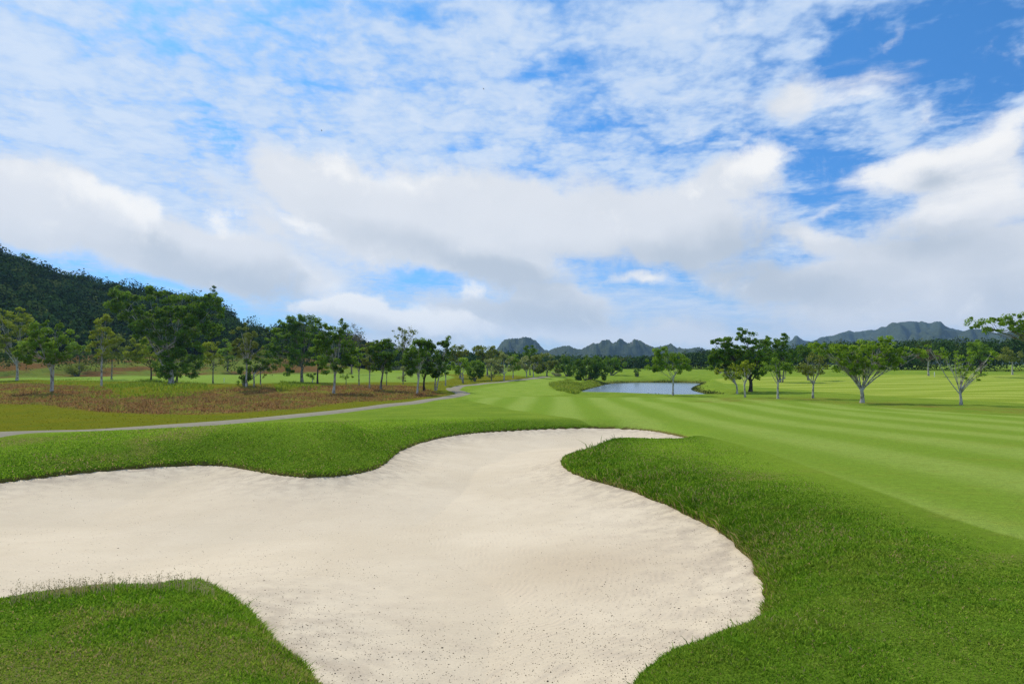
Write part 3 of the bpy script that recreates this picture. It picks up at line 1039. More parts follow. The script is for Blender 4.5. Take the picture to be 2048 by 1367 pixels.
def tree(name, label, cat, base, fork_v, tw, crowns, leaf='dark', bark='white', dens=1.0, limbs=6, clump=5.8, leaf_px=4.2, group=None,
         seed=0, lean=0.0, extra_trunks=(), tips_mult=1.15, branchy=0.6, at=None, spray=0.0, twigs=True, lowfill=False):
    """One tree: base = (u, v) of its foot in the photograph, fork_v the height where it forks, tw the trunk's width, crowns = ellipses
    (u, v, half width, half height); everything is turned into metres at the tree's own distance."""
    R = np.random.default_rng(seed + 1000)
    leaf_px = leaf_px * 0.80
    u0, v0 = base
    P = drop(u0, v0) if at is None else np.array(at, float)
    s = P[1] / FPX
    root = bpy.data.objects.new(name, None)
    root.empty_display_size = 0.5
    root.location = P
    COL.objects.link(root)
    tag(root, label, cat, group)
    # crown tips
    tips, sizes = [], []
    for (cu, cv, a, b) in crowns:
        c = np.array([(cu - u0) * s, R.uniform(-0.15, 0.15) * a * s, (v0 - cv) * s])
        n = max(4, int(tips_mult * 0.55 * (a * b) / (clump ** 2) * 1.9) + 3)
        d = R.normal(size=(n, 3))
        d /= np.linalg.norm(d, axis=1)[:, None]
        rad = R.uniform(0.25, 1.0, n) ** 0.5
        p = c + d * rad[:, None] * np.array([1.12 * a * s, 0.85 * a * s, 1.16 * b * s])
        tips.append(p)
    tips = np.concatenate(tips)
    tips[:, 2] = np.maximum(tips[:, 2], 0.25 * s * clump)
    # wood
    tb = Tubes()
    fork = np.array([lean * (v0 - fork_v) * s, 0.0, (v0 - fork_v) * s])
    r0 = tw * 0.5 * s
    zz = np.linspace(0, 1, 9)
    tr = fork[None] * zz[:, None]
    tr[:, 0] += np.sin(zz * 3.0 + seed) * r0 * 0.6 * zz
    tr[:, 1] += np.cos(zz * 2.6 + seed) * r0 * 0.6 * zz
    fork = tr[-1].copy()
    tr[0, 2] = -0.25
    flare = 1 + 0.55 * np.exp(-zz * 9.0)
    tb.add(tr, r0 * flare * (1 - 0.25 * zz), 9)
    for (du, fv, tw2, bu) in extra_trunks:                      # further stems from the same root
        f2 = np.array([du * s, R.uniform(-0.3, 0.3), (v0 - fv) * s])
        b2 = np.array([bu * s, R.uniform(-2, 2) * s, 0.0]) if group != GF else tr[-2].copy()
        tr2 = bez(b2, b2 * 0.6 + f2 * 0.4 + np.array([0, 0, 0.1 * f2[2]]), f2, 8)
        tr2[0, 2] -= 0.2 if group != GF else 0.0
        tb.add(tr2, tw2 * 0.5 * s * np.linspace(1.2, 0.75, 8), 7)
    k = int(min(limbs, len(tips)))
    cen, lab = kmeans(tips, k, R)
    for i in range(k):
        sel = tips[lab == i]
        if not len(sel):
            continue
        start = tr[-1 - int(R.integers(0, 3))] if len(extra_trunks) == 0 or R.random() < 0.6 else np.array([extra_trunks[0][0] * s, 0, (v0 - extra_trunks[0][1]) * s])
        end = cen[i] * 0.85 + fork * 0.15
        span = end - start
        mid = start + span * 0.45 + np.array([0, 0, 0.10 * np.linalg.norm(span[:2])]) + R.normal(size=3) * 0.05 * np.linalg.norm(span)
        L = bez(start, mid, end, 9)
        rl = max(r0 * (0.46 if k < 8 else 0.36), 0.32 * s)
        rr = np.linspace(rl, max(rl * 0.35, 0.22 * s), 9)
        tb.add(L, rr, 6)
        if twigs:
            far = np.linalg.norm(sel - end, axis=1)
            for j in range(len(sel)):
                if R.random() > branchy:
                    continue
                q = L[int(R.integers(3, 9))]
                dv = sel[j] - q
                m2 = q + dv * 0.5 + R.normal(size=3) * 0.08 * np.linalg.norm(dv)
                tb.add(bez(q, m2, sel[j], 5), np.linspace(max(rl * 0.34, 0.24 * s), 0.14 * s, 5), 4)
    tb.build("trunk", BARK[bark], root)
    # leaves
    area = sum(a * b * math.pi for (_, _, a, b) in crowns)
    n_leaf = int(dens * area / (leaf_px * leaf_px * 0.30) * 4.2)
    n_leaf = max(40, min(n_leaf, 40000))
    wt = R.uniform(0.35, 1.6, len(tips))
    idx = R.choice(len(tips), n_leaf, p=wt / wt.sum())
    g = R.normal(size=(n_leaf, 3))
    g /= np.linalg.norm(g, axis=1)[:, None]
    rad = R.uniform(0, 1, n_leaf) ** 0.42
    cs = 1.0 * clump * s * R.uniform(0.55, 1.5, len(tips))
    loc = g * rad[:, None] * cs[idx][:, None] * np.array([1.0, 1.0, 0.72])
    if spray:
        dirv = tips - fork
        dirv /= np.linalg.norm(dirv, axis=1)[:, None] + 1e-9
        loc += dirv[idx] * (R.normal(size=(n_leaf, 1)) * clump * s * spray)
    c = tips[idx] + loc
    c[:, 2] = np.maximum(c[:, 2], 0.08)
    ctint = np.clip(R.normal(0.45, 0.22, len(tips)), 0, 1)
    zt = (c[:, 2] - c[:, 2].min()) / (np.ptp(c[:, 2]) + 1e-6)
    tint = np.clip(ctint[idx] + R.normal(0, 0.18, n_leaf), 0, 1)
    V = leaf_quads(c, leaf_px * s * R.uniform(0.6, 1.35, n_leaf), 0.6, g, R)
    F = np.arange(4 * n_leaf)
    mesh_from("crown", V, F, np.full(n_leaf, 4), LEAF[leaf], False, {'tint': np.repeat(tint, 4)}, root)
    return root


def shrub(name, label, cat, base, blobs, leaf, group=None, seed=0, leaf_px=3.8, clump=6.0, dens=1.2, stems=5, bark='grey'):
    """A bush that carries foliage down to the ground."""
    R = np.random.default_rng(seed + 5000)
    u0, v0 = base
    P = drop(u0, v0)
    s = P[1] / FPX
    root = bpy.data.objects.new(name, None)
    root.location = P
    COL.objects.link(root)
    tag(root, label, cat, group)
    tips = []
    for (cu, cv, a, b) in blobs:
        c = np.array([(cu - u0) * s, R.uniform(-0.1, 0.1) * a * s, (v0 - cv) * s])
        n = max(6, int(a * b / clump ** 2 * 1.7))
        d = R.normal(size=(n, 3))
        d /= np.linalg.norm(d, axis=1)[:, None]
        tips.append(c + d * (R.uniform(0.2, 1.0, n) ** 0.5)[:, None] * np.array([a * s, 0.8 * a * s, b * s]))
    tips = np.concatenate(tips)
    tips[:, 2] = np.maximum(tips[:, 2], 0.3 * clump * s)
    tb = Tubes()
    for j in R.choice(len(tips), min(stems + 3, len(tips)), replace=False):
        q = np.array([R.normal() * 2 * s, R.normal() * 2 * s, -0.1])
        tb.add(bez(q, (q + tips[j]) * 0.5 + R.normal(size=3) * 2 * s, tips[j], 6), np.linspace(1.0 * s, 0.3 * s, 6), 5)
    tb.build("stem", BARK[bark], root)
    area = sum(a * b * math.pi for (_, _, a, b) in blobs)
    n = int(max(40, min(20000, dens * area / (leaf_px ** 2 * 0.3) * 3.0)))
    idx = R.integers(0, len(tips), n)
    g = R.normal(size=(n, 3))
    g /= np.linalg.norm(g, axis=1)[:, None]
    c = tips[idx] + g * (R.uniform(0, 1, n) ** 0.42)[:, None] * clump * s
    c[:, 2] = np.maximum(c[:, 2], 0.05)
    ct = np.clip(R.normal(0.45, 0.2, len(tips)), 0, 1)
    tint = np.clip(ct[idx] + R.normal(0, 0.18, n), 0, 1)
    V = leaf_quads(c, leaf_px * s * R.uniform(0.6, 1.35, n), 0.5, g, R)
    mesh_from("foliage", V, np.arange(4 * n), np.full(n, 4), LEAF[leaf], False, {'tint': np.repeat(tint, 4)}, root)
    return root


# ------------------------------------------------------------------ woods that read as one mass
def wood_mat(name, dark, light, alt):
    m, T, out = new_mat(name)
    t = T.attr('tint')
    h = T.attr('kindness')
    col = T.mix(T.step(h, 0.82, 0.98), T.mix(t, dark, light), alt)
    d = T.n('ShaderNodeBsdfPrincipled')
    T.put(d.inputs['Base Color'], col)
    d.inputs['Roughness'].default_value = 1.0
    d.inputs['Specular IOR Level'].default_value = 0.0
    T.links.new(d.outputs[0], out.inputs[0])
    return m


M_WOOD = wood_mat("wood_foliage", (0.016, 0.042, 0.012), (0.050, 0.098, 0.020), (0.105, 0.135, 0.026))
M_WOODM = wood_mat("mixed_wood_foliage", (0.040, 0.075, 0.014), (0.110, 0.170, 0.030), (0.150, 0.105, 0.050))
M_WOODD = wood_mat("dark_wood_foliage", (0.022, 0.052, 0.012), (0.064, 0.124, 0.024), (0.110, 0.135, 0.030))


def wood(name, crowns, leaf_size, per_m2, mat, seed, trunks=None):
    """crowns: rows x, y, z centre, radius, half height."""
    R = np.random.default_rng(seed)
    crowns = np.asarray(crowns, float)
    n_each = np.maximum(12, (4 * np.pi * crowns[:, 3] * crowns[:, 4] * per_m2)).astype(int)
    idx = np.repeat(np.arange(len(crowns)), n_each)
    n = len(idx)
    g = R.normal(size=(n, 3))
    g[:, 2] = np.abs(g[:, 2]) * np.where(R.random(n) < 0.8, 1, -1)
    g /= np.linalg.norm(g, axis=1)[:, None]
    # lumpy shells: sub-bosses on every crown
    ph = R.uniform(0, 6.28, (len(crowns), 4))
    lump = 1 + 0.16 * np.sin(4 * g[:, 0] + ph[idx, 0]) + 0.14 * np.sin(5 * g[:, 1] + ph[idx, 1]) + 0.12 * np.sin(6 * g[:, 2] + ph[idx, 2])
    rad = (R.uniform(0.78, 1.05, n)) * lump
    c = crowns[idx, :3] + g * rad[:, None] * np.stack([crowns[idx, 3], crowns[idx, 3], crowns[idx, 4]], 1)
    ct = np.clip(R.normal(0.45, 0.32, len(crowns)), 0, 1)
    kd = R.random(len(crowns))
    tint = np.clip(ct[idx] + R.normal(0, 0.16, n), 0, 1)
    V = leaf_quads(c, leaf_size * R.uniform(0.55, 1.4, n), 0.3, g, R, 2.2)
    o = mesh_from(name, V, np.arange(4 * n), np.full(n, 4), mat, False, {'tint': np.repeat(tint, 4), 'kindness': np.repeat(kd[idx], 4)})
    tag(o, kind='stuff')
    return o


# ------------------------------------------------------------------ hills
def hill_mat(name, a, b, rock, rocky):
    m, T, out = new_mat(name)
    g = T.n('ShaderNodeNewGeometry')
    P = g.outputs['Position']
    n1 = T.noise(P, 0.010, 5.0, 0.6)
    n2 = T.noise(P, 0.06, 5.0, 0.65)
    col = T.mix(T.step(T.add(T.mul(n1, 0.4), T.mul(n2, 0.6)), 0.35, 0.65), a, b)
    if rocky > 0:
        nz = T.sep(g.outputs['Normal'])[2]
        streaks = T.noise(T.mapping(P, scale=(0.05, 0.05, 0.008)), 1.0, 4.0, 0.6)
        steep = T.mul(T.sub(1.0, T.step(nz, 0.25, 0.62)), T.step(streaks, 0.42, 0.6))
        col = T.mix(T.mul(steep, rocky), col, rock)
    bsdf(T, out, col, 0.95, 0.05, n2, 0.9, 12.0)
    return m


def ridge_hill(name, R0, sky_uv, depth_front, depth_back, mat, rough=1.0, foot=0.0, na=420, seed=1, cliff=1.6, jag=1.0):
    sky_uv = np.array(sky_uv, float)
    us = np.linspace(sky_uv[0, 0], sky_uv[-1, 0], na)
    vs = np.interp(us, sky_uv[:, 0], sky_uv[:, 1])
    ae = np.array([az_el(u, v) for u, v in zip(us, vs)])
    az = ae[:, 0]
    H = CAM_Z + np.tan(ae[:, 1]) * R0
    R = np.random.default_rng(seed)
    jit = np.zeros(na)
    for k in range(5):
        f = 2 ** k * 9.0
        jit += np.sin(us / 1000 * f * 6.28 + R.uniform(0, 6.28)) / 2 ** (k * 0.9)
    jit2 = R.normal(size=na)
    jit2 = np.convolve(jit2, [0.25, 0.5, 0.25], 'same')
    H = H + (0.25 * jit + 0.8 * jit2) * jag * R0 / 1251 * 0.7
    tf = np.linspace(0, 1, 46)
    rows = []
    for t in tf:                                     # from the foot up the front to the crest
        ph = 1 - (1 - t) ** cliff
        gul = (0.06 * np.sin(az * 61 + 4 * t + seed + 2 * np.sin(az * 23)) + 0.045 * np.sin(az * 137 - 6 * t + 2.5 * np.sin(az * 41)) + 0.03 * np.sin(az * 313 + 9 * t + 2 * np.sin(az * 97))) * rough * np.sin(np.pi * t)
        r = R0 - depth_front * (1 - t) * (1 + 0.25 * np.sin(az * 40 + seed))
        z = foot + (H - foot) * np.clip(ph + gul, 0, 1)
        rows.append(np.stack([r * np.sin(az), r * np.cos(az), z], 1))
    for t in np.linspace(0, 1, 12)[1:]:
        r = R0 + depth_back * t
        rows.append(np.stack([r * np.sin(az), r * np.cos(az), foot + (H - foot) * (1 - t) ** 1.3], 1))
    V = np.concatenate(rows)
    q = grid_faces(len(rows), na)[:, ::-1]
    o = mesh_from(name, V, q.ravel(), np.full(len(q), 4), mat, True)
    tag(o, kind='structure')
    return o


M_HILL = hill_mat("hill_forest", (0.020, 0.040, 0.014), (0.045, 0.075, 0.022), (0.26, 0.25, 0.22), 0.0)
M_KARST = hill_mat("karst_rock_and_scrub", (0.020, 0.038, 0.016), (0.052, 0.074, 0.028), (0.22, 0.19, 0.17), 0.9)
M_MTN = hill_mat("mountain_forest", (0.026, 0.044, 0.024), (0.055, 0.078, 0.036), (0.22, 0.21, 0.19), 0.15)

KARST = [(930, 712), (975, 708), (990, 703), (996, 695), (1003, 684), (1010, 679), (1018, 678), (1027, 678), (1036, 678), (1047, 676), (1061, 677), (1072, 681), (1080, 690), (1088, 698), (1097, 701),
         (1104, 698), (1110, 695), (1120, 694), (1128, 692), (1138, 692), (1149, 698), (1156, 700), (1163, 700), (1175, 693), (1185, 687), (1197, 688), (1206, 683), (1213, 680), (1219, 681), (1225, 688), (1232, 686),
         (1239, 679), (1246, 681), (1252, 685), (1258, 686), (1267, 681), (1274, 679), (1285, 684), (1299, 690), (1310, 695), (1318, 694), (1322, 693), (1332, 691), (1341, 689), (1347, 693), (1354, 697), (1360, 695), (1368, 697),
         (1382, 697), (1391, 694), (1404, 695), (1413, 701), (1430, 708), (1470, 714)]
MTN = [(1480, 712), (1530, 696), (1555, 690), (1568, 686), (1585, 681), (1589, 676), (1594, 675), (1600, 680), (1606, 682), (1623, 683), (1636, 678), (1653, 673), (1673, 668), (1691, 663), (1699, 661), (1708, 664),
       (1719, 663), (1734, 660), (1752, 660), (1762, 655), (1772, 655), (1786, 648), (1800, 644), (1817, 643), (1844, 645), (1860, 647), (1869, 645), (1877, 648), (1889, 652), (1901, 656), (1918, 660), (1940, 664), (2000, 668), (2100, 672), (2300, 668), (2500, 690)]
MTN_NEAR = [(1770, 712), (1800, 700), (1813, 684), (1822, 670), (1844, 665), (1864, 662), (1876, 658), (1890, 658), (1905, 661), (1918, 664), (1933, 660), (1941, 657), (1960, 658), (1973, 662), (1989, 665), (2010, 664), (2038, 664), (2100, 668), (2200, 672), (2400, 690), (2500, 706)]
ridge_hill("karst_hills", 2100.0, KARST, 260, 300, M_KARST, 2.0, 0.0, 640, 3, 2.2, 1.5)
ridge_hill("distant_hills", 2500.0, [(1380, 714), (1412, 699), (1420, 698), (1428, 703), (1445, 710)], 150, 150, M_MTN, 0.5, 0.0, 60, 9, 1.6, 0.6)
ridge_hill("mountain_range", 3300.0, MTN, 900, 600, M_MTN, 1.4, 0.0, 460, 4, 1.5, 1.1)
ridge_hill("mountain_spur", 2600.0, MTN_NEAR, 500, 400, M_MTN, 1.4, 0.0, 360, 5, 1.6, 1.0)

# the wooded hill on the left
HILL_R = 455.0
HILL_SKY = np.array([(-700, 420), (-350, 430), (-150, 455), (0, 513), (50, 526), (100, 549), (150, 564), (210, 585), (260, 594), (330, 596), (380, 602), (420, 610), (445, 622), (462, 640), (476, 658), (500, 672), (540, 672), (575, 664), (610, 664),
                     (650, 676), (700, 686), (750, 696), (820, 706), (900, 714)], float)
_hae = np.array([az_el(u, v) for u, v in HILL_SKY])
_HAZ, _HZ = _hae[:, 0], CAM_Z + np.tan(_hae[:, 1]) * HILL_R
TREE_TOP = 6.0


def hill_z(az, r):
    H = np.interp(az, _HAZ, _HZ) - TREE_TOP
    b = base_h(r * np.sin(az), r * np.cos(az))
    t = np.clip((r - 258) / (HILL_R - 258), 0, 1)
    up = np.sin(t * np.pi / 2) ** 1.15
    spur = 1 + 0.10 * np.sin(az * 34 + r * 0.02) * np.sin(np.pi * t)
    z = b + np.maximum(H - b, 0.0) * up * spur
    return np.where(r > HILL_R, b + np.maximum(H - b, 0) * (1 - 0.6 * np.clip((r - HILL_R) / 220, 0, 1)), z)


def build_wooded_hill():
    az = np.linspace(-0.90, _HAZ[-1], 240)
    rs = np.linspace(256, 690, 90)
    A, R_ = np.meshgrid(az, rs)
    z = hill_z(A, R_)
    z[0] -= 1.0
    z = z - 0.15
    V = np.stack([(R_ * np.sin(A)).ravel(), (R_ * np.cos(A)).ravel(), z.ravel()], 1)
    q = grid_faces(len(rs), len(az))[:, ::-1]
    o = mesh_from("wooded_hill", V, q.ravel(), np.full(len(q), 4), M_HILL, True)
    tag(o, kind='structure')
    R = np.random.default_rng(21)
    n = 3000
    a = R.uniform(-0.78, _HAZ[-1] - 0.01, n)
    r = 262 + (HILL_R + 25 - 262) * R.uniform(0, 1, n)
    rad = R.uniform(2.4, 6.0, n) * np.where(R.random(n) < 0.10, 1.5, 1.0)
    hh = rad * R.uniform(0.75, 1.15, n)
    H = np.interp(a, _HAZ, _HZ)
    keep = H > 12 + 6 * R.random(n)
    a, r, rad, hh = a[keep], r[keep], rad[keep], hh[keep]
    x, y = r * np.sin(a), r * np.cos(a)
    zz = hill_z(a, r) + R.uniform(0.5, 3.5, len(a))
    wood("hillside_forest", np.stack([x, y, zz, rad, hh], 1), 1.15, 0.75, M_WOOD, 22)


build_wooded_hill()


def belt(name, u_range, depth, top_v, n, rad, leaf, mat, seed, per_m2=0.9, low=True, radial=False):
    """a belt of trees seen as one mass: crowns stacked from the ground up to the skyline top_v(u)"""
    R = np.random.default_rng(seed)
    u = R.uniform(*u_range, n)
    Y = R.uniform(*depth, n)
    if radial:                       # depth is measured from the viewer's hill, not along the hole
        Y = Y / np.sqrt(1 + ((u - 1024) / FPX) ** 2)
    x = (u - 1024) / FPX * Y
    g = ground_h(x, Y)
    top = CAM_Z + (HORIZON_V - np.array([np.interp(q, [t[0] for t in top_v], [t[1] for t in top_v]) for q in u])) / FPX * Y
    ra = R.uniform(rad[0], rad[1], n)
    hh = ra * R.uniform(0.7, 1.1, n)
    fr = R.uniform(0, 1, n) ** (0.7 if low else 0.35)
    zc = g + hh * 0.5 + np.maximum(top - g - hh * 1.5, 0) * fr + R.normal(0, 0.25, n)
    return wood(name, np.stack([x, Y, zc, ra, hh], 1), leaf, per_m2, mat, seed + 1)


# lower slope and belts of trees behind the course
belt("hillside_scrub", (-350, 620), (212, 262), [(-350, 696), (0, 700), (150, 706), (300, 706), (470, 712), (620, 712)], 330, (0.9, 2.7), 0.55, M_WOODM, 29, 0.9, False, True)
belt("treeline", (-350, 560), (236, 275), [(-350, 655), (0, 664), (150, 675), (300, 672), (470, 686), (560, 690)], 330, (2.0, 4.2), 0.85, M_WOOD, 31, 0.75, False)
belt("treeline", (520, 960), (255, 330), [(520, 684), (640, 682), (760, 694), (900, 698), (960, 702)], 260, (2.2, 4.0), 0.85, M_WOOD, 33, 0.75)
belt("treeline", (930, 1250), (300, 380), [(930, 704), (1000, 702), (1100, 708), (1200, 712), (1250, 714)], 230, (2.4, 4.2), 0.95, M_WOODD, 35, 0.75)
belt("treeline", (1215, 1480), (285, 350), [(1215, 716), (1290, 714), (1340, 706), (1400, 702), (1440, 698), (1480, 700)], 260, (2.2, 4.2), 0.95, M_WOODD, 37, 0.8)
belt("treeline", (1440, 1860), (232, 300), [(1440, 700), (1560, 698), (1640, 684), (1720, 680), (1800, 684), (1860, 678)], 330, (2.4, 5.6), 0.75, M_WOODD, 39, 0.9)
belt("treeline", (1790, 2500), (208, 280), [(1790, 686), (1860, 677), (1900, 675), (1960, 678), (2048, 672), (2200, 668), (2500, 668)], 360, (2.4, 5.8), 0.75, M_WOODD, 41, 0.9)
belt("treeline", (1560, 2500), (236, 300), [(1560, 700), (1640, 682), (1760, 680), (1860, 676), (1900, 674), (1960, 676), (2048, 670), (2200, 666), (2500, 668)], 120, (2.2, 4.8), 0.75, M_WOODM, 43, 0.8, False)

# ------------------------------------------------------------------ every tree one can tell apart
GS = "young trees on the straw strip"
GP = "trees beside the cart path"
GB = "trees at the far end of the hole"

# --- on and behind the straw strip
tree("broadleaf_tree", "yellow-green round tree on a leaning white trunk at the frame's edge below the hill", "tree", (34, 760), 722, 4.5, [(18, 650, 44, 34), (-10, 665, 36, 36), (30, 690, 34, 24)], 'yellow', 'white', 1.0, 6, group=GS, seed=1, leaf_px=4.4)
tree("broadleaf_tree", "mid-green domed tree on a forked white trunk standing in the straw", "tree", (103, 783), 732, 4.5, [(95, 670, 36, 28), (62, 700, 30, 24), (125, 698, 28, 26), (95, 702, 50, 24)], 'mid', 'white', 1.15, 7, group=GS, seed=2, extra_trunks=((4, 732, 3.2, 3),))
tree("slender_tree", "slim yellow-green tree with a straight white stem and narrow pointed crown", "tree", (203, 773), 700, 3.6, [(206, 645, 16, 18), (208, 672, 30, 20), (205, 697, 26, 16)], 'yellow', 'white', 0.8, 6, group=GS, seed=3, clump=6, branchy=0.8)
shrub("bush", "low rounded dull bush on the green strip under the leafless bank", "bush", (153, 752), [(153, 737, 20, 12), (148, 744, 16, 7)], 'olive', seed=4, dens=0.8, leaf_px=3.2, clump=5)
tree("broadleaf_tree", "small bushy tree above the brown bank, behind the low dull bush", "tree", (158, 738), 712, 2.5, [(160, 692, 20, 17), (150, 700, 16, 12)], 'mid', 'grey', 0.9, 5, group=GS, seed=5, leaf_px=3.6, clump=5.5)
tree("broadleaf_tree", "dull dark tree with a thin grey stem beside the slim yellow-green tree", "tree", (223, 758), 716, 2.6, [(225, 690, 21, 24), (232, 708, 18, 12)], 'olive', 'grey', 0.9, 6, group=GS, seed=6, leaf_px=3.6, clump=5.5)
tree("broadleaf_tree", "yellow-green tree with drooping lower branches tucked against the giant dark tree", "tree", (302, 760), 732, 3.0, [(285, 695, 24, 20), (298, 715, 28, 16), (270, 712, 16, 12)], 'yellow', 'dark', 0.9, 6, group=GS, seed=7, leaf_px=3.6, clump=5.5)
# the big one
tree("broadleaf_tree", "giant dark green spreading tree on a thick white forked trunk, tallest of all", "tree", (342, 768), 728, 9.0,
     [(250, 598, 34, 26), (232, 585, 14, 18), (275, 622, 42, 28), (320, 612, 40, 30), (372, 610, 44, 26), (405, 612, 32, 22), (345, 648, 66, 30), (300, 655, 40, 26), (400, 650, 34, 28), (420, 632, 24, 26),
      (330, 688, 34, 26), (375, 690, 30, 26), (300, 582, 14, 12), (428, 596, 10, 12), (360, 726, 38, 24), (330, 738, 20, 14)],
     'dark', 'white', 1.25, 8, clump=7.2, leaf_px=5.0, seed=8, lean=0.06, branchy=0.3, extra_trunks=((-30, 708, 3.2, -1),))
shrub("bush", "dense dark bush filling the shade behind the giant tree's white trunk", "bush", (350, 764), [(350, 728, 40, 26), (325, 742, 22, 16), (385, 735, 22, 22)], 'deep', seed=9, dens=1.1)
tree("slender_tree", "thin-stemmed tree with a small yellowing crown against the brown bank", "tree", (426, 766), 728, 2.6, [(426, 700, 18, 16), (424, 718, 20, 11)], 'yellow', 'grey', 0.9, 5, group=GS, seed=10, leaf_px=3.5, clump=5)
tree("broadleaf_tree", "fresh bright green tree top standing at the foot of the dark hill", "tree", (455, 742), 722, 2.6, [(454, 700, 16, 18), (448, 712, 14, 10)], 'bright', 'grey', 1.1, 5, group=GS, seed=11, leaf_px=3.4, clump=5)
tree("broadleaf_tree", "olive-brown loose tree on a straight white stem beside the dark shrub", "tree", (492, 773), 720, 3.4, [(490, 675, 26, 24), (492, 700, 30, 18)], 'olive', 'white', 0.85, 7, group=GS, seed=12, leaf_px=3.6, clump=6, branchy=0.9)
shrub("bush", "dark green shrub reaching the ground by the olive-brown tree's stem", "bush", (490, 771), [(492, 745, 16, 17), (486, 758, 13, 12)], 'deep', seed=13, leaf_px=3.6, clump=5)
tree("broadleaf_tree", "low dark tree with a short white stem and a one-sided flat crown", "tree", (508, 772), 748, 3.0, [(515, 728, 26, 12), (540, 728, 18, 10)], 'deep', 'white', 1.0, 5, group=GS, seed=14, leaf_px=3.6, clump=5.5)
tree("slender_tree", "bare grey sapling stem with a few leaves among the dark shrubs", "sapling", (521, 769), 728, 2.2, [(530, 745, 16, 8), (524, 722, 12, 8)], 'olive', 'grey', 0.4, 4, group=GS, seed=15, leaf_px=3.2, clump=5)
tree("broadleaf_tree", "tall ragged green tree with upright shoots above its top and a grey trunk", "tree", (604, 764), 735, 6.0,
     [(604, 690, 40, 32), (570, 680, 36, 26), (546, 700, 24, 20), (607, 655, 26, 22), (584, 648, 14, 14), (605, 632, 6, 12), (576, 637, 6, 7), (592, 646, 8, 8), (555, 655, 18, 14), (572, 718, 30, 14), (625, 712, 18, 20), (578, 740, 9, 8)],
     'dark', 'grey', 1.0, 10, group=GS, seed=16, clump=6.2)
tree("slender_tree", "dark-stemmed tree with lime leaves low down, squeezed between two larger trees", "tree", (635, 767), 728, 3.4, [(640, 705, 16, 22), (648, 730, 14, 18)], 'bright', 'dark', 0.9, 6, group=GS, seed=17, leaf_px=3.8, clump=5.5)
tree("slender_tree", "short leafy sapling on a thin white stem beside the clipped grass mound", "sapling", (625, 764), 752, 1.8, [(624, 750, 9, 9)], 'mid', 'white', 0.9, 4, group=GS, seed=18, leaf_px=3.4, clump=4)
tree("broadleaf_tree", "full green tree on a crooked white trunk at the straw's edge near the path", "tree", (667, 786), 742, 5.2,
     [(672, 700, 38, 30), (645, 690, 18, 22), (700, 712, 18, 22), (660, 665, 20, 16), (686, 668, 14, 12), (684, 648, 7, 9), (648, 655, 8, 9), (634, 645, 5, 8), (670, 728, 34, 14)],
     'dark', 'white', 1.15, 9, group=GS, seed=19, clump=5.6, lean=0.05)
tree("slender_tree", "sparse little sapling with wide thin twigs under the full green tree", "sapling", (692, 769), 754, 1.6, [(692, 749, 18, 6)], 'mid', 'grey', 0.45, 5, group=GS, seed=20, leaf_px=3.2, clump=4)
tree("leafless_tree", "reddish leafless twiggy tree rising behind the full green tree", "tree", (703, 748), 705, 3.0, [(698, 668, 26, 18), (712, 680, 20, 14)], 'rust', 'rust', 0.16, 9, seed=21, leaf_px=2.4, clump=4.5, branchy=1.0, tips_mult=1.6)
tree("slender_tree", "thin-stemmed tree with a lime crown just past the full green tree", "tree", (718, 772), 736, 2.4, [(717, 714, 17, 18)], 'bright', 'grey', 0.9, 5, group=GS, seed=22, leaf_px=3.6, clump=5)
tree("slender_tree", "thin pale stem carrying a dusky green crown, second past the full green tree", "tree", (739, 776), 738, 2.6, [(740, 708, 17, 22), (738, 728, 14, 9)], 'olive', 'white', 0.95, 5, group=GS, seed=23, leaf_px=3.6, clump=5)
tree("broadleaf_tree", "dark tree whose trunk is black above and white at the foot", "tree", (761, 778), 738, 4.2, [(768, 708, 26, 22), (752, 700, 14, 16), (782, 714, 16, 18), (766, 690, 9, 9), (778, 688, 7, 8), (764, 732, 22, 9)], 'dark', 'grey', 1.15, 8, group=GS, seed=24, lean=0.10)
tree("slender_tree", "hair-thin sapling stem beside the black and white trunk", "sapling", (773, 770), 744, 1.6, [(775, 738, 12, 8)], 'dark', 'grey', 0.7, 4, group=GS, seed=25, leaf_px=3.2, clump=4)
tree("leafless_tree", "tall almost leafless tree with tufts at its branch ends above the dark crowns", "tree", (806, 762), 705, 3.2, [(800, 668, 16, 14), (818, 672, 15, 16), (826, 664, 8, 5), (804, 658, 7, 4), (812, 690, 16, 12)], 'olive', 'grey', 0.28, 9, seed=26, leaf_px=3.0, clump=4.5, branchy=1.0)
tree("slender_tree", "pale speckled sapling veiling the green strip between dark trees", "sapling", (806, 768), 742, 1.6, [(808, 748, 10, 15)], 'pale', 'grey', 0.55, 4, group=GS, seed=27, leaf_px=2.8, clump=4)
tree("broadleaf_tree", "wide dark vase-shaped tree on a leaning white trunk by the path", "tree", (834, 789), 752, 4.2, [(832, 715, 26, 28), (818, 722, 14, 24), (842, 695, 18, 14), (838, 684, 6, 7), (852, 690, 8, 9), (828, 742, 16, 10)], 'dark', 'white', 1.2, 9, group=GS, seed=28, lean=0.12, clump=5.6)
tree("broadleaf_tree", "dark-trunked tree merged with the vase-shaped tree, further back", "tree", (848, 782), 754, 4.6, [(856, 716, 18, 26), (850, 738, 18, 14), (860, 694, 8, 9)], 'deep', 'dark', 1.1, 7, group=GS, seed=29)
tree("broadleaf_tree", "dense deep green tree on twin white stems beside the path", "tree", (870, 780), 755, 3.2, [(884, 706, 20, 24), (874, 730, 16, 22), (890, 685, 10, 11), (872, 746, 14, 8)], 'deep', 'white', 1.2, 7, group=GS, seed=30, extra_trunks=((8, 754, 2.8, 3),))
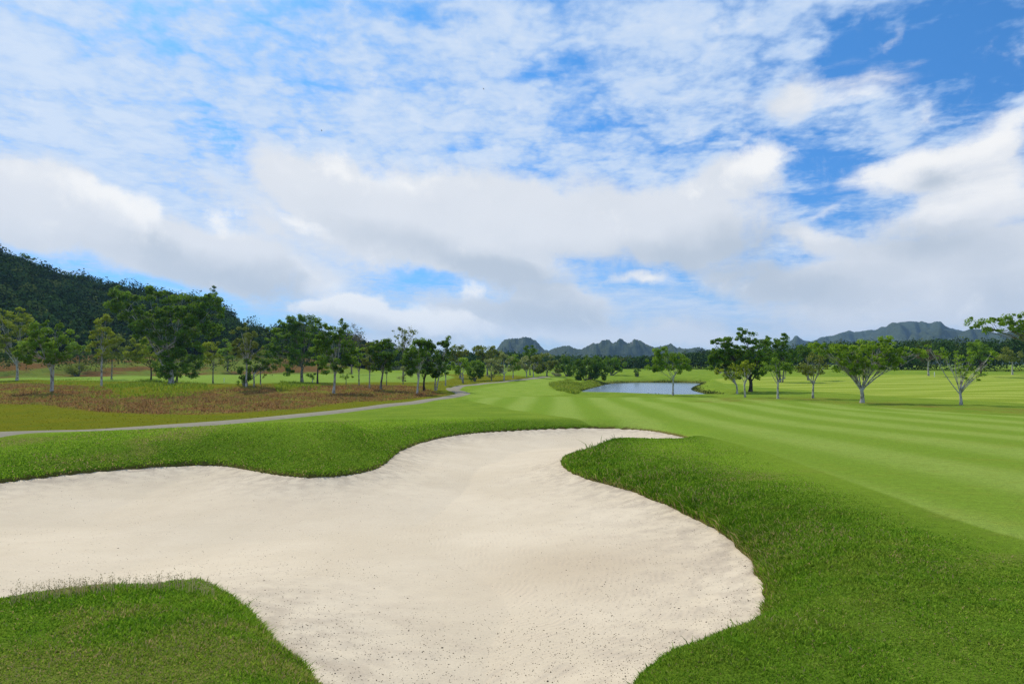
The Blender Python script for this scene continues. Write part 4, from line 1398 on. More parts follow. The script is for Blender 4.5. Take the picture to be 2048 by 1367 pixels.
tree("broadleaf_tree", "small round deep green tree with a short pale stem near the path's bend", "tree", (891, 771), 752, 2.6, [(893, 738, 11, 13), (886, 728, 10, 10)], 'dark', 'white', 1.2, 5, group=GS, seed=31, leaf_px=3.6, clump=5)
tree("broadleaf_tree", "tall olive crown standing behind the trees at the path's bend", "tree", (920, 756), 728, 3.0, [(918, 704, 18, 14), (908, 712, 12, 12), (928, 706, 10, 10)], 'olive', 'grey', 1.1, 7, group=GP, seed=32, leaf_px=3.6, clump=5.5)
tree("broadleaf_tree", "bright green tree with a white Y-forked trunk beside the path's bend", "tree", (926, 766), 745, 3.0, [(922, 726, 18, 14), (912, 738, 13, 9), (936, 728, 10, 10)], 'bright', 'white', 1.0, 6, group=GP, seed=33, leaf_px=3.6, clump=5.5, extra_trunks=((-9, 740, 2.0, 0),))
shrub("bush", "dense dark green bushy tree touching the ground past the Y-forked trunk", "bush", (950, 762), [(951, 732, 17, 18), (944, 745, 13, 12), (960, 740, 11, 14)], 'dark', seed=34, leaf_px=3.6, clump=5.5)
tree("broadleaf_tree", "big rounded olive tree crowning the skyline before the table-topped hill", "tree", (975, 752), 728, 3.6, [(975, 706, 28, 12), (960, 706, 16, 12), (990, 712, 18, 10), (956, 700, 9, 7)], 'olive', 'grey', 1.2, 7, group=GB, seed=35, leaf_px=3.6, clump=6)
tree("broadleaf_tree", "pale grey-leaved thin tree, first of the pale row along the path", "tree", (983, 761), 748, 2.2, [(982, 735, 15, 17)], 'pale', 'grey', 0.75, 6, group=GP, seed=36, leaf_px=3.2, clump=5, branchy=0.9)
tree("broadleaf_tree", "pale twiggy tree with a clear white stem, second of the pale row", "tree", (1008, 760), 746, 2.6, [(1007, 727, 20, 18), (998, 736, 14, 12)], 'pale', 'white', 0.85, 6, group=GP, seed=37, leaf_px=3.2, clump=5, branchy=0.9)
tree("broadleaf_tree", "slim fresher green tree with a white stem, third of the pale row", "tree", (1026, 756), 742, 2.2, [(1026, 722, 10, 16), (1024, 732, 12, 10)], 'mid', 'white', 0.9, 5, group=GP, seed=38, leaf_px=3.2, clump=5)
tree("broadleaf_tree", "wide pale olive tree where the path meets the skyline", "tree", (1053, 753), 742, 2.4, [(1055, 725, 19, 15), (1045, 732, 12, 10)], 'pale', 'white', 0.95, 6, group=GP, seed=39, leaf_px=3.2, clump=5.5)
tree("broadleaf_tree", "dull green tree overlapping the wide pale olive tree", "tree", (1067, 754), 743, 2.4, [(1071, 726, 14, 15)], 'olive', 'white', 1.0, 5, group=GP, seed=40, leaf_px=3.2, clump=5)
tree("broadleaf_tree", "dark round treetop poking above the pale row in front of the table-topped hill", "tree", (1060, 750), 728, 2.6, [(1060, 702, 14, 9), (1055, 712, 14, 9)], 'dark', 'grey', 1.2, 5, group=GB, seed=41, leaf_px=3.4, clump=5)
tree("broadleaf_tree", "large brownish olive tree with bare patches beside the dark thicket", "tree", (1094, 752), 742, 3.0, [(1094, 722, 22, 17), (1082, 730, 14, 14), (1108, 732, 14, 12)], 'olive', 'grey', 1.05, 8, group=GB, seed=42, leaf_px=3.4, clump=6, branchy=0.9)
shrub("pampas_grass_clump", "cream plumed grass clump in the gap before the dark thicket", "plant", (1113, 752), [(1113, 747, 12, 5)], 'cream', seed=43, leaf_px=2.6, clump=3.5, dens=1.0)
shrub("thicket_tree", "dark round bushy tree at the thicket's near end by the plumed grass", "tree", (1133, 752), [(1132, 727, 17, 16), (1122, 734, 10, 12), (1144, 738, 12, 12)], 'deep', seed=44, leaf_px=3.6, clump=5.5)
shrub("thicket_tree", "biggest dark bush, dense to the ground beside the pond's far corner", "tree", (1172, 760), [(1180, 733, 34, 22), (1152, 738, 20, 19), (1204, 740, 19, 18), (1180, 752, 30, 9)], 'deep', seed=45, leaf_px=3.8, clump=6, dens=1.3)
shrub("thicket_tree", "mid-green rounded bush trailing off the dark thicket behind the pond", "tree", (1222, 750), [(1222, 728, 20, 14), (1240, 734, 14, 11)], 'dark', seed=46, leaf_px=3.4, clump=5.5)
shrub("bush", "small dark mushroom-shaped bush standing alone on the far fairway", "bush", (1273, 753), [(1273, 741, 10, 5), (1273, 748, 3.5, 4)], 'deep', seed=47, leaf_px=2.6, clump=3, dens=1.0)

# --- beside the pond and the fairway
tree("broadleaf_tree", "green umbrella tree on twin pale stems standing in front of the pond", "tree", (1346, 790), 752, 3.6, [(1332, 722, 34, 20), (1310, 728, 22, 14), (1356, 726, 24, 18), (1325, 706, 20, 9), (1370, 738, 14, 10)], 'mid', 'white', 0.95, 8, group=GF, seed=50, extra_trunks=((5, 748, 2.6, 2),), leaf_px=4.2)
tree("broadleaf_tree", "large dark tree with a thick black trunk, biggest beside the pond", "tree", (1501, 783), 757, 7.5,
     [(1480, 714, 50, 34), (1450, 702, 30, 24), (1432, 728, 26, 15), (1510, 704, 34, 30), (1512, 736, 30, 20), (1486, 668, 8, 13), (1456, 682, 15, 9), (1504, 674, 10, 9), (1432, 682, 10, 4), (1475, 738, 34, 16)],
     'dark', 'dark', 1.2, 10, seed=51, clump=5.0, tips_mult=1.3, leaf_px=3.8)
tree("broadleaf_tree", "leaning white tree with spreading bare limbs under the large dark tree", "tree", (1474, 787), 768, 3.6, [(1448, 735, 18, 14), (1470, 742, 16, 14), (1462, 752, 12, 8)], 'yellow', 'white', 0.35, 8, group=GF, seed=52, branchy=1.0, clump=5.5, extra_trunks=((-24, 744, 2.8, -2), (-12, 748, 2.4, 0)))
tree("broadleaf_tree", "small white-stemmed tree with russet-lime leaves before the black trunk", "tree", (1490, 794), 766, 3.6, [(1494, 735, 14, 14), (1484, 742, 14, 12), (1500, 728, 8, 8)], 'yellow', 'white', 0.5, 8, group=GF, seed=53, branchy=1.0, clump=5.5, extra_trunks=((12, 745, 2.2, 1),))
tree("broadleaf_tree", "dark tree with tufted spiky top and tall straight stems behind", "tree", (1560, 764), 722, 4.0, [(1548, 700, 24, 24), (1564, 684, 12, 15), (1576, 712, 24, 22), (1554, 722, 28, 18), (1568, 672, 5, 7), (1533, 680, 6, 10)], 'dark', 'grey', 1.2, 8, seed=54, clump=5.0, tips_mult=1.3, leaf_px=3.8, extra_trunks=((10, 722, 2.4, 5),))
tree("broadleaf_tree", "open white-limbed tree with light green tufts, beside the tufted dark tree", "tree", (1556, 797), 760, 4.2, [(1556, 738, 22, 12), (1534, 736, 14, 10), (1580, 735, 16, 11), (1556, 724, 10, 7)], 'mid', 'white', 0.6, 8, group=GF, seed=55, branchy=0.95, clump=6, extra_trunks=((14, 756, 2.2, 0),))
tree("broadleaf_tree", "olive thin-leaved tree whose white limbs fan up steeply", "tree", (1626, 796), 765, 4.2, [(1622, 735, 24, 16), (1606, 738, 14, 12), (1642, 730, 14, 14), (1628, 716, 14, 7)], 'olive', 'white', 0.6, 9, group=GF, seed=56, branchy=1.0, clump=6, extra_trunks=((12, 748, 2.2, 0), (-10, 755, 2.0, 0)))
tree("broadleaf_tree", "dark spiky-headed tree behind the olive fan-limbed tree", "tree", (1616, 760), 722, 3.0, [(1618, 698, 22, 14), (1606, 704, 12, 10)], 'deep', 'grey', 1.2, 6, seed=57, leaf_px=4.0, clump=5.5)
tree("umbrella_tree", "widest flat-topped umbrella tree with long white limbs on the mown fairway", "tree", (1724, 805), 776, 8.0,
     [(1735, 700, 52, 17), (1690, 706, 40, 16), (1660, 700, 28, 14), (1785, 698, 34, 15), (1825, 706, 26, 10), (1760, 688, 26, 9), (1640, 690, 14, 7), (1700, 722, 34, 12), (1750, 722, 40, 14), (1728, 740, 40, 12), (1690, 732, 28, 10), (1768, 732, 28, 10), (1728, 714, 60, 16), (1785, 716, 24, 12), (1770, 678, 12, 6), (1842, 700, 10, 6)],
     'bright', 'white', 0.85, 13, group=GF, seed=58, branchy=0.75, clump=5.6)
tree("broadleaf_tree", "sparse young tree with long bare limbs spread in a wide V", "tree", (1922, 809), 782, 5.4, [(1905, 712, 14, 14), (1926, 726, 16, 18), (1880, 706, 10, 12), (1950, 714, 10, 12), (1932, 748, 15, 10), (1960, 746, 14, 7), (1990, 706, 6, 6), (1980, 722, 6, 10), (1858, 692, 5, 6), (1945, 760, 12, 5)],
     'bright', 'white', 0.42, 12, group=GF, seed=59, branchy=0.85, clump=5.0)
tree("broadleaf_tree", "tree with airy layered boughs reaching into the frame above the far wood", "tree", (2118, 806), 700, 9.0, [(2040, 640, 34, 9), (2000, 640, 26, 8), (1962, 640, 26, 7), (1950, 652, 14, 5), (2020, 655, 36, 9), (2060, 660, 40, 12), (2110, 640, 60, 18), (2170, 655, 60, 20), (1985, 660, 16, 6), (2035, 632, 24, 5), (2100, 670, 50, 16)],
     'mid', 'grey', 0.62, 12, seed=60, branchy=0.8, clump=6.0, leaf_px=4.6)
tree("broadleaf_tree", "brown-leaved tree with a pale bare stem at the edge of the far wood", "tree", (1857, 751), 722, 3.2, [(1850, 708, 20, 12), (1866, 712, 18, 10)], 'rust', 'white', 0.7, 6, seed=61, leaf_px=3.4, clump=5.5)
tree("broadleaf_tree", "green tree on a thin pale stem before the far wood, behind the airy boughs", "tree", (2025, 749), 722, 2.6, [(2026, 708, 22, 12), (2012, 712, 16, 10)], 'olive', 'white', 0.8, 6, seed=62, leaf_px=3.4, clump=5.5)
tree("broadleaf_tree", "bright-topped tree in the far wood above the wide V of bare limbs", "tree", (1962, 752), 728, 3.0, [(1962, 694, 18, 12), (1950, 704, 14, 12), (1972, 708, 16, 12)], 'mid', 'dark', 1.1, 6, seed=63, leaf_px=3.6, clump=5.5)


# --- two emergent trees on the wooded hill's skyline
def on_hill(u, r):
    a = az_el(u, 700)[0]
    return (r * math.sin(a), r * math.cos(a), float(hill_z(np.array(a), np.array(r))) + 0.5)


pa = on_hill(46, 440)
_v = HORIZON_V - (pa[2] - CAM_Z) / pa[1] * FPX
tree("broadleaf_tree", "flat-topped emergent tree breaking the skyline high on the wooded hill", "tree", (46, _v), 522, 2.4, [(43, 514, 10, 5), (54, 515, 10, 3), (48, 524, 10, 6), (44, 509, 6, 3)], 'deep', 'dark', 0.8, 6, seed=70, at=pa, leaf_px=2.6, clump=3.2)
pb = on_hill(424, 440)
_v = HORIZON_V - (pb[2] - CAM_Z) / pb[1] * FPX
tree("conifer_like_tree", "narrow upright dark tree standing alone on the hill's skyline", "tree", (424, _v), 592, 2.2, [(424, 576, 5, 6), (424, 586, 8, 7), (425, 597, 9, 8), (423, 606, 9, 7)], 'deep', 'dark', 0.9, 6, seed=71, at=pb, leaf_px=2.6, clump=3.0)

# ------------------------------------------------------------------ turf blades, straw, reeds
def blade_mat(name, mode):
    m, T, out = new_mat(name)
    P = T.n('ShaderNodeNewGeometry').outputs['Position']
    t = T.attr('tint')
    if mode == 'turf':
        n1 = T.noise(P, 0.35, 5.0, 0.6)
        n2 = T.noise(P, 2.2, 5.0, 0.6)
        n3 = T.noise(P, 11.0, 4.0, 0.6)
        base = T.mix(T.step(n2, 0.3, 0.7), (0.108, 0.280, 0.009), (0.212, 0.405, 0.018))
        base = T.mix(T.step(n1, 0.35, 0.70), base, (0.160, 0.335, 0.014))
        base = T.mix(T.mul(T.step(n3, 0.60, 0.78), 0.55), base, (0.40, 0.37, 0.10))
        n0 = T.noise(P, 0.16, 4.0, 0.6)
        base = T.mix(T.mul(T.step(T.add(T.mul(n0, 0.5), T.mul(n2, 0.5)), 0.50, 0.66), 0.65), base, (0.240, 0.280, 0.040))
        base = T.mix(T.mul(T.sub(1.0, T.step(T.add(T.mul(n0, 0.6), T.mul(n2, 0.4)), 0.34, 0.48)), 0.55), base, (0.060, 0.160, 0.006))
        base = T.mix(T.mul(T.attr('dry'), 0.55), base, (0.330, 0.350, 0.050))
        base = T.mix(T.mul(T.attr('mown'), 0.9), base, (0.440, 0.640, 0.050))  # blades on the tops brightened in colour to look top-lit
        col = T.mix(T.step(t, 0.0, 0.9), T.mix(0.60, base, (0.030, 0.080, 0.003)), T.mix(0.35, base, (0.42, 0.60, 0.06)))
        col = T.mix(T.step(t, 0.93, 0.96), col, (0.42, 0.34, 0.14))
    elif mode == 'straw':
        n2 = T.noise(P, 0.5, 4.0, 0.6)
        col = T.mix(t, (0.120, 0.055, 0.020), (0.400, 0.240, 0.098))
        col = T.mix(T.step(n2, 0.47, 0.62), col, (0.250, 0.260, 0.050))
    elif mode == 'long':
        col = T.mix(t, (0.110, 0.190, 0.010), (0.300, 0.400, 0.036))
    elif mode == 'reed':
        n2 = T.noise(P, 0.25, 4.0, 0.6)
        col = T.mix(t, (0.150, 0.230, 0.020), (0.340, 0.420, 0.050))
        col = T.mix(T.step(n2, 0.55, 0.75), col, (0.330, 0.290, 0.060))
    elif mode == 'olive':
        col = T.mix(t, (0.130, 0.138, 0.006), (0.225, 0.230, 0.014))
    elif mode == 'fringe':
        col = T.mix(t, (0.025, 0.050, 0.010), (0.090, 0.130, 0.025))
    else:
        col = T.mix(t, (0.30, 0.25, 0.14), (0.42, 0.36, 0.22))
    d = T.n('ShaderNodeBsdfPrincipled')
    T.put(d.inputs['Base Color'], col)
    d.inputs['Roughness'].default_value = 0.7
    d.inputs['Specular IOR Level'].default_value = 0.05
    tr = T.n('ShaderNodeBsdfTranslucent')
    T.put(tr.inputs[0], col)
    mx = T.n('ShaderNodeMixShader')
    mx.inputs[0].default_value = 0.40
    T.links.new(d.outputs[0], mx.inputs[1])
    T.links.new(tr.outputs[0], mx.inputs[2])
    T.links.new(mx.outputs[0], out.inputs[0])
    return m


def blades(name, x, y, h, w, mat, seed, lean=0.45, bend=None, tint=None, sink=0.01, dw=None, extra=None):
    R = np.random.default_rng(seed)
    n = len(x)
    z = ground_h(x, y, dw=dw) - sink
    a = R.uniform(0, 2 * np.pi, n)
    side = np.stack([np.cos(a), np.sin(a), np.zeros(n)], 1)
    a2 = R.uniform(0, 2 * np.pi, n)
    dirh = np.stack([np.cos(a2), np.sin(a2)], 1) * R.uniform(0.1, 1.0, (n, 1)) * lean
    if bend is not None:
        dirh = dirh + bend
    base = np.stack([x, y, z], 1)
    mid = base.copy()
    mid[:, :2] += dirh * h[:, None] * 0.35
    mid[:, 2] += h * 0.60
    tip = base.copy()
    tip[:, :2] += dirh * h[:, None] * 1.15
    tip[:, 2] += h * R.uniform(0.80, 1.02, n)
    hw = (w * 0.5)[:, None]
    V = np.stack([base - side * hw, base + side * hw, mid + side * hw * 0.8, mid - side * hw * 0.8, tip], 1).reshape(-1, 3)
    k = np.arange(n)[:, None] * 5
    F = np.concatenate([k + np.array([[0, 1, 2, 3]]), k + np.array([[3, 2, 4]])], 1).ravel()
    sizes = np.tile([4, 3], n)
    if tint is None:
        tint = R.random(n)
    at = {'tint': np.repeat(tint, 5)}
    for kk, vv in (extra or {}).items():
        at[kk] = np.repeat(vv, 5)
    o = mesh_from(name, V, F, sizes, mat, False, at)
    tag(o, kind='stuff')
    return o


def build_turf():
    R = np.random.default_rng(77)
    n = 1150000
    r = np.exp(R.uniform(math.log(3.0), math.log(46.0), n))
    a = np.radians(R.uniform(-46, 46, n))
    x, y = r * np.sin(a), r * np.cos(a)
    k = (sdf(ROUGH, x, y) < 0.5)
    x, y, r = x[k], y[k], r[k]
    rz = -sdf(ROUGH, x, y)
    fz = sdf(FAIRWAY, x, y)
    k = (fz > R.uniform(-0.05, 0.08, len(x))) & (R.random(len(x)) < 0.25 + 0.75 * sstep(rz, -0.5, 2.5))
    x, y, r, rz, fz = x[k], y[k], r[k], rz[k], fz[k]
    d, w = bunker_d(x, y)
    k = d > 0.0
    x, y, r, d, w, rz, fz = x[k], y[k], r[k], d[k], w[k], rz[k], fz[k]
    taper = 0.86 * (0.35 + 0.65 * sstep(rz, 0.0, 4.0)) * (0.60 + 0.40 * sstep(fz, 0.0, 0.8))
    tp = drop(1222, 886)
    ta, tr_ = R.uniform(0, 6.28, 900), np.abs(R.normal(0, 0.28, 900))
    tx, ty = tp[0] + tr_ * np.cos(ta) * 1.5, tp[1] + tr_ * np.sin(ta)
    td, tw_ = bunker_d(tx, ty)
    tk = td > 0.02
    tx, ty, td, tw_ = tx[tk], ty[tk], td[tk], tw_[tk]
    n_t = len(tx)
    x, y, d, w = np.append(x, tx), np.append(y, ty), np.append(d, td), np.append(w, tw_)
    r = np.append(r, np.hypot(tx, ty))
    taper = np.append(taper, np.full(n_t, 1.7))
    n = len(x)
    c1 = vnoise(x, y, 2.4, 5)
    c2 = vnoise(x, y, 0.7, 6)
    c3 = vnoise(x, y, 9.0, 8)
    h = ((0.018 + 0.016 * c1 + 0.010 * c2 + 0.014 * c3) * R.uniform(0.6, 1.3, n) + 0.0007 * r) * taper
    # the face of the tongue and the near right rim are left long
    face = np.exp(-np.clip(d, 0, None) / 1.0) * sstep(x, 0.9, 2.2) * (1 - sstep(y, 21, 24)) * sstep(y, 5.5, 8.5)
    h = h * (1 + 2.2 * face * (0.25 + c1))
    h = h * np.where(R.random(n) < 0.02, 1.8, 1.0)
    rim = np.exp(-d / 0.10)
    h = h * (1 + 0.45 * rim * c3 * 1.6)
    # blades at the rim hang out over the sand
    e = 0.05
    gx, gy = np.zeros(n), np.zeros(n)
    nr = d < 0.45
    gx[nr] = (bunker_d(x[nr] + e, y[nr])[0] - d[nr]) / e
    gy[nr] = (bunker_d(x[nr], y[nr] + e)[0] - d[nr]) / e
    bend = -np.stack([gx, gy], 1) * (0.55 * rim)[:, None]
    ml = mown_top_lit(x, y, d)
    dp = dry_patch(x, y)
    h = h * (1 - 0.30 * ml)
    wd = (0.0032 + 0.00120 * r) * R.uniform(0.6, 1.3, n)
    t = np.clip(R.normal(0.45, 0.36, n) + 0.30 * (c2 - 0.5) - 0.36 * face, 0, 0.92)  # blades on the faces painted darker, as if shaded
    dry = 0.03 + 0.20 * np.clip(vnoise(x, y, 1.1, 9) * 0.6 + vnoise(x, y, 0.35, 10) * 0.5 - 0.55, 0, 1) * 2 + 0.05 * rim + 0.25 * dp
    t[R.random(n) < dry] = 1.0
    t[-n_t:] = np.clip(R.normal(0.15, 0.15, n_t), 0, 0.9)
    h = h * (0.72 + 0.5 * vnoise(x, y, 1.6, 11))
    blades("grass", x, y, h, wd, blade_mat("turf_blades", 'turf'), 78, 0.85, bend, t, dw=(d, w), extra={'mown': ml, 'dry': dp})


def scatter_in(poly, n, seed, pad=0.0):
    R = np.random.default_rng(seed)
    b = (poly[:, 0].min(), poly[:, 0].max(), poly[:, 1].min(), poly[:, 1].max())
    xs, ys = [], []
    tot = 0
    while tot < n:
        x = R.uniform(b[0], b[1], n * 2)
        y = R.uniform(b[2], b[3], n * 2)
        k = (sdf(poly, x, y) < pad) & (np.abs(np.arctan2(x, y)) < 0.83)
        xs.append(x[k])
        ys.append(y[k])
        tot += int(k.sum())
    return np.concatenate(xs)[:n], np.concatenate(ys)[:n]


def build_rank_growth():
    R = np.random.default_rng(90)
    x, y = scatter_in(STRAW, 60000, 91, 0.6)
    c = vnoise(x, y, 0.35, 92)
    h = (0.10 + 0.34 * np.clip(c - 0.2, 0, 1)) * R.uniform(0.5, 1.4, len(x))
    blades("dry_straw", x, y, h, np.full(len(x), 0.07) * R.uniform(0.6, 1.4, len(x)), blade_mat("straw_blades", 'straw'), 93, 1.5)
    spots = zone([(175, 792), (200, 775), (250, 765), (320, 762), (420, 772), (440, 780), (400, 790), (330, 798), (250, 796)])
    x, y = scatter_in(spots, 9000, 94)
    mound = zone([(548, 778), (560, 767), (590, 764), (625, 766), (640, 774), (620, 779), (580, 780)])
    x2, y2 = scatter_in(mound, 3500, 95)
    strip = zone([(-100, 764), (60, 760), (180, 757), (330, 759), (420, 765), (300, 768), (100, 768), (-100, 770)])
    x3, y3 = scatter_in(strip, 6000, 96)
    x, y = np.concatenate([x, x2, x3]), np.concatenate([y, y2, y3])
    h = np.concatenate([np.full(9000, 0.50), np.full(3500, 0.62), np.full(6000, 0.30)]) * R.uniform(0.4, 1.4, len(x))
    cl = vnoise(x, y, 0.16, 111) * 0.6 + vnoise(x, y, 0.5, 112) * 0.4
    k = cl > R.uniform(0.32, 0.62, len(x))
    x, y, h, cl = x[k], y[k], h[k], cl[k]
    h = h * (0.3 + 1.4 * np.clip(cl - 0.25, 0, 1))
    blades("long_grass", x, y, h, np.full(len(x), 0.085), blade_mat("long_grass_blades", 'long'), 97, 0.9)
    # the pond's rank left shore and its fringe
    reed = zone([(1098, 770), (1110, 764), (1135, 760), (1160, 764), (1188, 762), (1215, 765), (1205, 770), (1180, 777), (1160, 784), (1150, 788), (1125, 782)])
    x, y = scatter_in(reed, 12000, 98)
    k = pond_d(x, y) > 0.3
    x, y = x[k], y[k]
    c = vnoise(x, y, 0.25, 99)
    blades("reeds", x, y, (0.10 + 0.80 * np.clip(c - 0.25, 0, 1)) * R.uniform(0.3, 1.4, len(x)), np.full(len(x), 0.12), blade_mat("reed_blades", 'reed'), 100, 1.3)
    p = POND[R.integers(0, len(POND), 9000)]
    q = p + R.normal(size=p.shape) * 0.8
    k = (pond_d(q[:, 0], q[:, 1]) > 0.0)
    q = q[k]
    c = vnoise(q[:, 0], q[:, 1], 0.3, 101)
    blades("shore_grass", q[:, 0], q[:, 1], (0.10 + 0.45 * np.clip(c - 0.3, 0, 1)) * R.uniform(0.5, 1.3, len(q)), np.full(len(q), 0.09), blade_mat("shore_blades", 'fringe'), 102, 0.6)
    # rough grass along the far edge of the path and the olive ground
    x, y = scatter_in(LEFT_OLIVE, 60000, 103)
    k = (sdf(STRAW, x, y) > 0) & (sdf(LEFT_FAIRWAY, x, y) > 0) & (sdf(PATH, x, y, closed=False) > 1.2) & (y < 190)
    x, y = x[k], y[k]
    m = blade_mat("olive_blades", 'olive')
    blades("rough_grass", x, y, 0.05 * R.uniform(0.4, 1.6, len(x)), np.full(len(x), 0.06), m, 104, 1.6)
    # seeding stalks on the lip in the foreground
    us = R.uniform(20, 430, 420)
    vs = np.interp(us, [0, 60, 130, 200, 270, 330, 385, 430], [1199, 1188, 1179, 1172, 1166, 1165, 1168, 1180]) + 3
    pts = np.array([project([(u, v + R.uniform(0, 16))], ground_h)[0] for u, v in zip(us, vs)])
    ok = bunker_d(pts[:, 0], pts[:, 1])[0] > 0.02
    pts = pts[ok]
    h = R.uniform(0.06, 0.16, len(pts))
    sm = blade_mat("seed_head_stalks", 'seed')
    n = len(pts)
    xs = np.concatenate([pts[:, 0]] * 1)
    o = blades("seeding_grass", pts[:, 0], pts[:, 1], h, np.full(n, 0.0028), sm, 105, 0.5)
    # spikelets along the upper part of each stalk
    me = o.data
    co = np.zeros(len(me.vertices) * 3, np.float32)
    me.vertices.foreach_get('co', co)
    co = co.reshape(-1, 5, 3)
    tip = co[:, 4]
    mid = (co[:, 2] + co[:, 3]) * 0.5
    reps = 5
    t = R.uniform(0.25, 1.0, (n, reps, 1))
    c = (mid[:, None] * (1 - t) + tip[:, None] * t).reshape(-1, 3) + R.normal(size=(n * reps, 3)) * 0.006
    V = leaf_quads(c, R.uniform(0.006, 0.013, n * reps), 0.2, None, R)
    o2 = mesh_from("seed_heads", V, np.arange(len(V)), np.full(n * reps, 4), sm, False, {'tint': np.repeat(R.random(n * reps), 4)})
    tag(o2, kind='stuff')


def build_grit():
    R = np.random.default_rng(120)
    n = 60000
    r = np.exp(R.uniform(math.log(3.5), math.log(38.0), n))
    a = np.radians(R.uniform(-48, 40, n))
    x, y = r * np.sin(a), r * np.cos(a)
    d, _ = bunker_d(x, y)
    cl = vnoise(x, y, 0.8, 121) * 0.6 + vnoise(x, y, 3.0, 122) * 0.4
    near_rim = np.exp(-np.clip(-d, 0, None) / 0.9)
    right = sstep(x, -1.0, 3.0) * (1 - sstep(y, 9, 15)) * 0.35 + 0.55 * (1 - sstep(y, 5.5, 7.5))
    k = (d < -0.03) & (R.random(n) < 0.06 + 0.55 * near_rim + 0.35 * np.clip(cl - 0.45, 0, 1) * 2 + right * 0.55)
    x, y, r = x[k], y[k], r[k]
    n = len(x)
    z = sand_h(x, y)
    s = R.uniform(0.0012, 0.0028, n) + R.exponential(0.0010, n) + 0.00018 * r
    s[R.random(n) < 0.985] *= 0.9
    base = np.array([[1, 0, 0], [0, 1, 0], [-1, 0, 0], [0, -1, 0], [0, 0, 0.8], [0, 0, -0.5]], float)
    jit = R.uniform(0.6, 1.4, (n, 6, 1))
    st = np.stack([R.uniform(0.8, 1.9, n), R.uniform(0.8, 1.2, n), R.uniform(0.6, 1.0, n)], 1)[:, None, :]
    V = base[None] * jit * st * s[:, None, None]
    ang = R.uniform(0, 6.28, n)
    ca, sa = np.cos(ang)[:, None], np.sin(ang)[:, None]
    V = np.stack([V[..., 0] * ca - V[..., 1] * sa, V[..., 0] * sa + V[..., 1] * ca, V[..., 2]], -1)
    V = V + np.stack([x, y, z + s * 0.3], 1)[:, None]
    tri = np.array([[0, 1, 4], [1, 2, 4], [2, 3, 4], [3, 0, 4], [1, 0, 5], [2, 1, 5], [3, 2, 5], [0, 3, 5]])
    F = (np.arange(n)[:, None, None] * 6 + tri[None]).ravel()
    m, T, out = new_mat("dark_grit")
    bsdf(T, out, T.mix(T.attr('tint'), (0.045, 0.034, 0.026), (0.20, 0.155, 0.115)), 0.95, 0.1)
    o = mesh_from("sand_grit", V.reshape(-1, 3), F, np.full(n * 8, 3), m, False, {'tint': np.repeat(R.random(n) ** 1.5, 6)})
    tag(o, kind='stuff')


def simple_mat(name, col, rough=0.7):
    m, T, out = new_mat(name)
    P = T.n('ShaderNodeNewGeometry').outputs['Position']
    n = T.noise(P, 9.0, 4.0, 0.6)
    bsdf(T, out, T.mix(n, tuple(c * 0.8 for c in col), col), rough, 0.3, n, 0.2, 0.01)
    return m


def marker_post(u, v, h, w, label):
    P = drop(u, v)
    tb = Tubes()
    tb.add([(0, 0, -0.2), (0, 0, h * 0.5), (0, 0, h * 0.93), (0, 0, h)], [w, w, w, w * 0.55], 10)
    o = tb.build("marker_post", M_POST)
    # close the top with a small cap
    tb2 = Tubes()
    tb2.add([(0, 0, h - 0.002), (0, 0, h + w * 0.35), (0, 0, h + w * 0.5)], [w * 0.62, w * 0.4, w * 0.05], 10)
    o.location = P
    c = tb2.build("cap", M_POST, o)
    tag(o, label, "marker post", "white distance posts")


M_POST = simple_mat("white_painted_post", (0.80, 0.79, 0.75))
M_BIRD = simple_mat("dark_plumage", (0.035, 0.033, 0.032))
marker_post(448, 764, 0.95, 0.075, "white marker post on the green strip before the brown bank")
marker_post(1869, 753, 1.15, 0.085, "white marker post on the striped far fairway in front of the far wood")


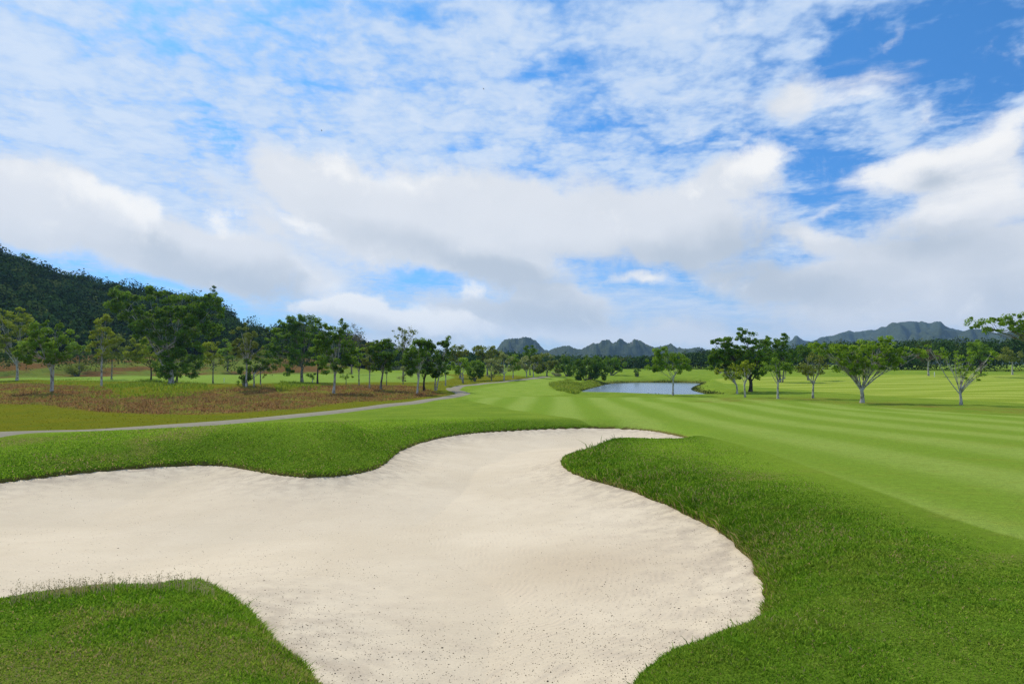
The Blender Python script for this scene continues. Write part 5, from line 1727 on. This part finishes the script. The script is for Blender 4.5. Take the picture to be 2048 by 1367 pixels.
def bird(u, v, dist, span, bank, label):
    d = pix_dir(u, v)
    bm_v, bm_f = [], []
    prof = [(-0.30, 0.012, 0.0), (-0.20, 0.045, 0.0), (-0.05, 0.065, 0.0), (0.10, 0.055, 0.005), (0.19, 0.034, 0.015), (0.25, 0.030, 0.02), (0.31, 0.006, 0.015)]
    tb = Tubes()
    tb.add([(0, p * span, zz * span) for p, _, zz in prof], [rr * span for _, rr, _ in prof], 8)
    o = tb.build("bird", M_BIRD)
    for sgn in (-1, 1):
        pts = [(0.03, 0.10, 0.02), (0.25, 0.13, 0.10), (0.50, -0.02, 0.06), (0.30, -0.05, 0.08), (0.03, -0.10, 0.02)]
        V = np.array([(sgn * a * span, b * span, c * span) for a, b, c in pts])
        V = np.concatenate([V, V - np.array([0, 0, 0.012 * span])])
        F = [0, 1, 2, 3, 4, 9, 8, 7, 6, 5]
        sz = [5, 5]
        for i in range(5):
            j = (i + 1) % 5
            F += [i, i + 5, j + 5, j]
            sz.append(4)
        mesh_from("wing", V, F, sz, M_BIRD, False, None, o)
    tl = np.array([(-0.03, -0.27, 0.0), (0.03, -0.27, 0.0), (0.07, -0.45, 0.0), (-0.07, -0.45, 0.0)]) * span
    tl = np.concatenate([tl, tl - np.array([0, 0, 0.01 * span])])
    mesh_from("tail", tl, [0, 1, 2, 3, 7, 6, 5, 4, 0, 4, 5, 1, 1, 5, 6, 2, 2, 6, 7, 3, 3, 7, 4, 0], [4] * 6, M_BIRD, False, None, o)
    o.location = (d[0] * dist, d[1] * dist, CAM_Z + d[2] * dist)
    o.rotation_euler = (0.2, bank, math.radians(40 + 60 * bank))
    tag(o, label, "bird", "birds high over the course")


bird(967, 178, 150.0, 0.62, 0.5, "tiny dark bird gliding high against the thin cloud, near the frame's middle")
bird(1335, 221, 165.0, 0.60, -0.6, "tiny dark bird banking against the white cloud, highest toward the clear blue")
bird(643, 261, 160.0, 0.58, 0.9, "tiny dark bird against the mottled cloud above the full green tree")

build_turf()
build_rank_growth()
build_grit()


# ------------------------------------------------------------------ the air
def build_haze():
    m, T, out = new_mat("haze_air")
    v = T.n('ShaderNodeVolumePrincipled')
    v.inputs['Color'].default_value = (0.36, 0.62, 1.0, 1.0)
    v.inputs['Density'].default_value = HAZE
    v.inputs['Anisotropy'].default_value = 0.25
    T.links.new(v.outputs[0], out.inputs['Volume'])
    a, z0, z1 = 4900.0, -4.0, 262.0
    V = [(x, y, z) for z in (z0, z1) for y in (-a, a) for x in (-a, a)]
    F = [0, 2, 3, 1, 4, 5, 7, 6, 0, 1, 5, 4, 2, 6, 7, 3, 0, 4, 6, 2, 1, 3, 7, 5]
    o = mesh_from("haze", np.array(V), F, [4] * 6, m)
    o.display_type = 'WIRE'
    tag(o, kind='stuff')


HAZE = 1.0e-4
build_haze()
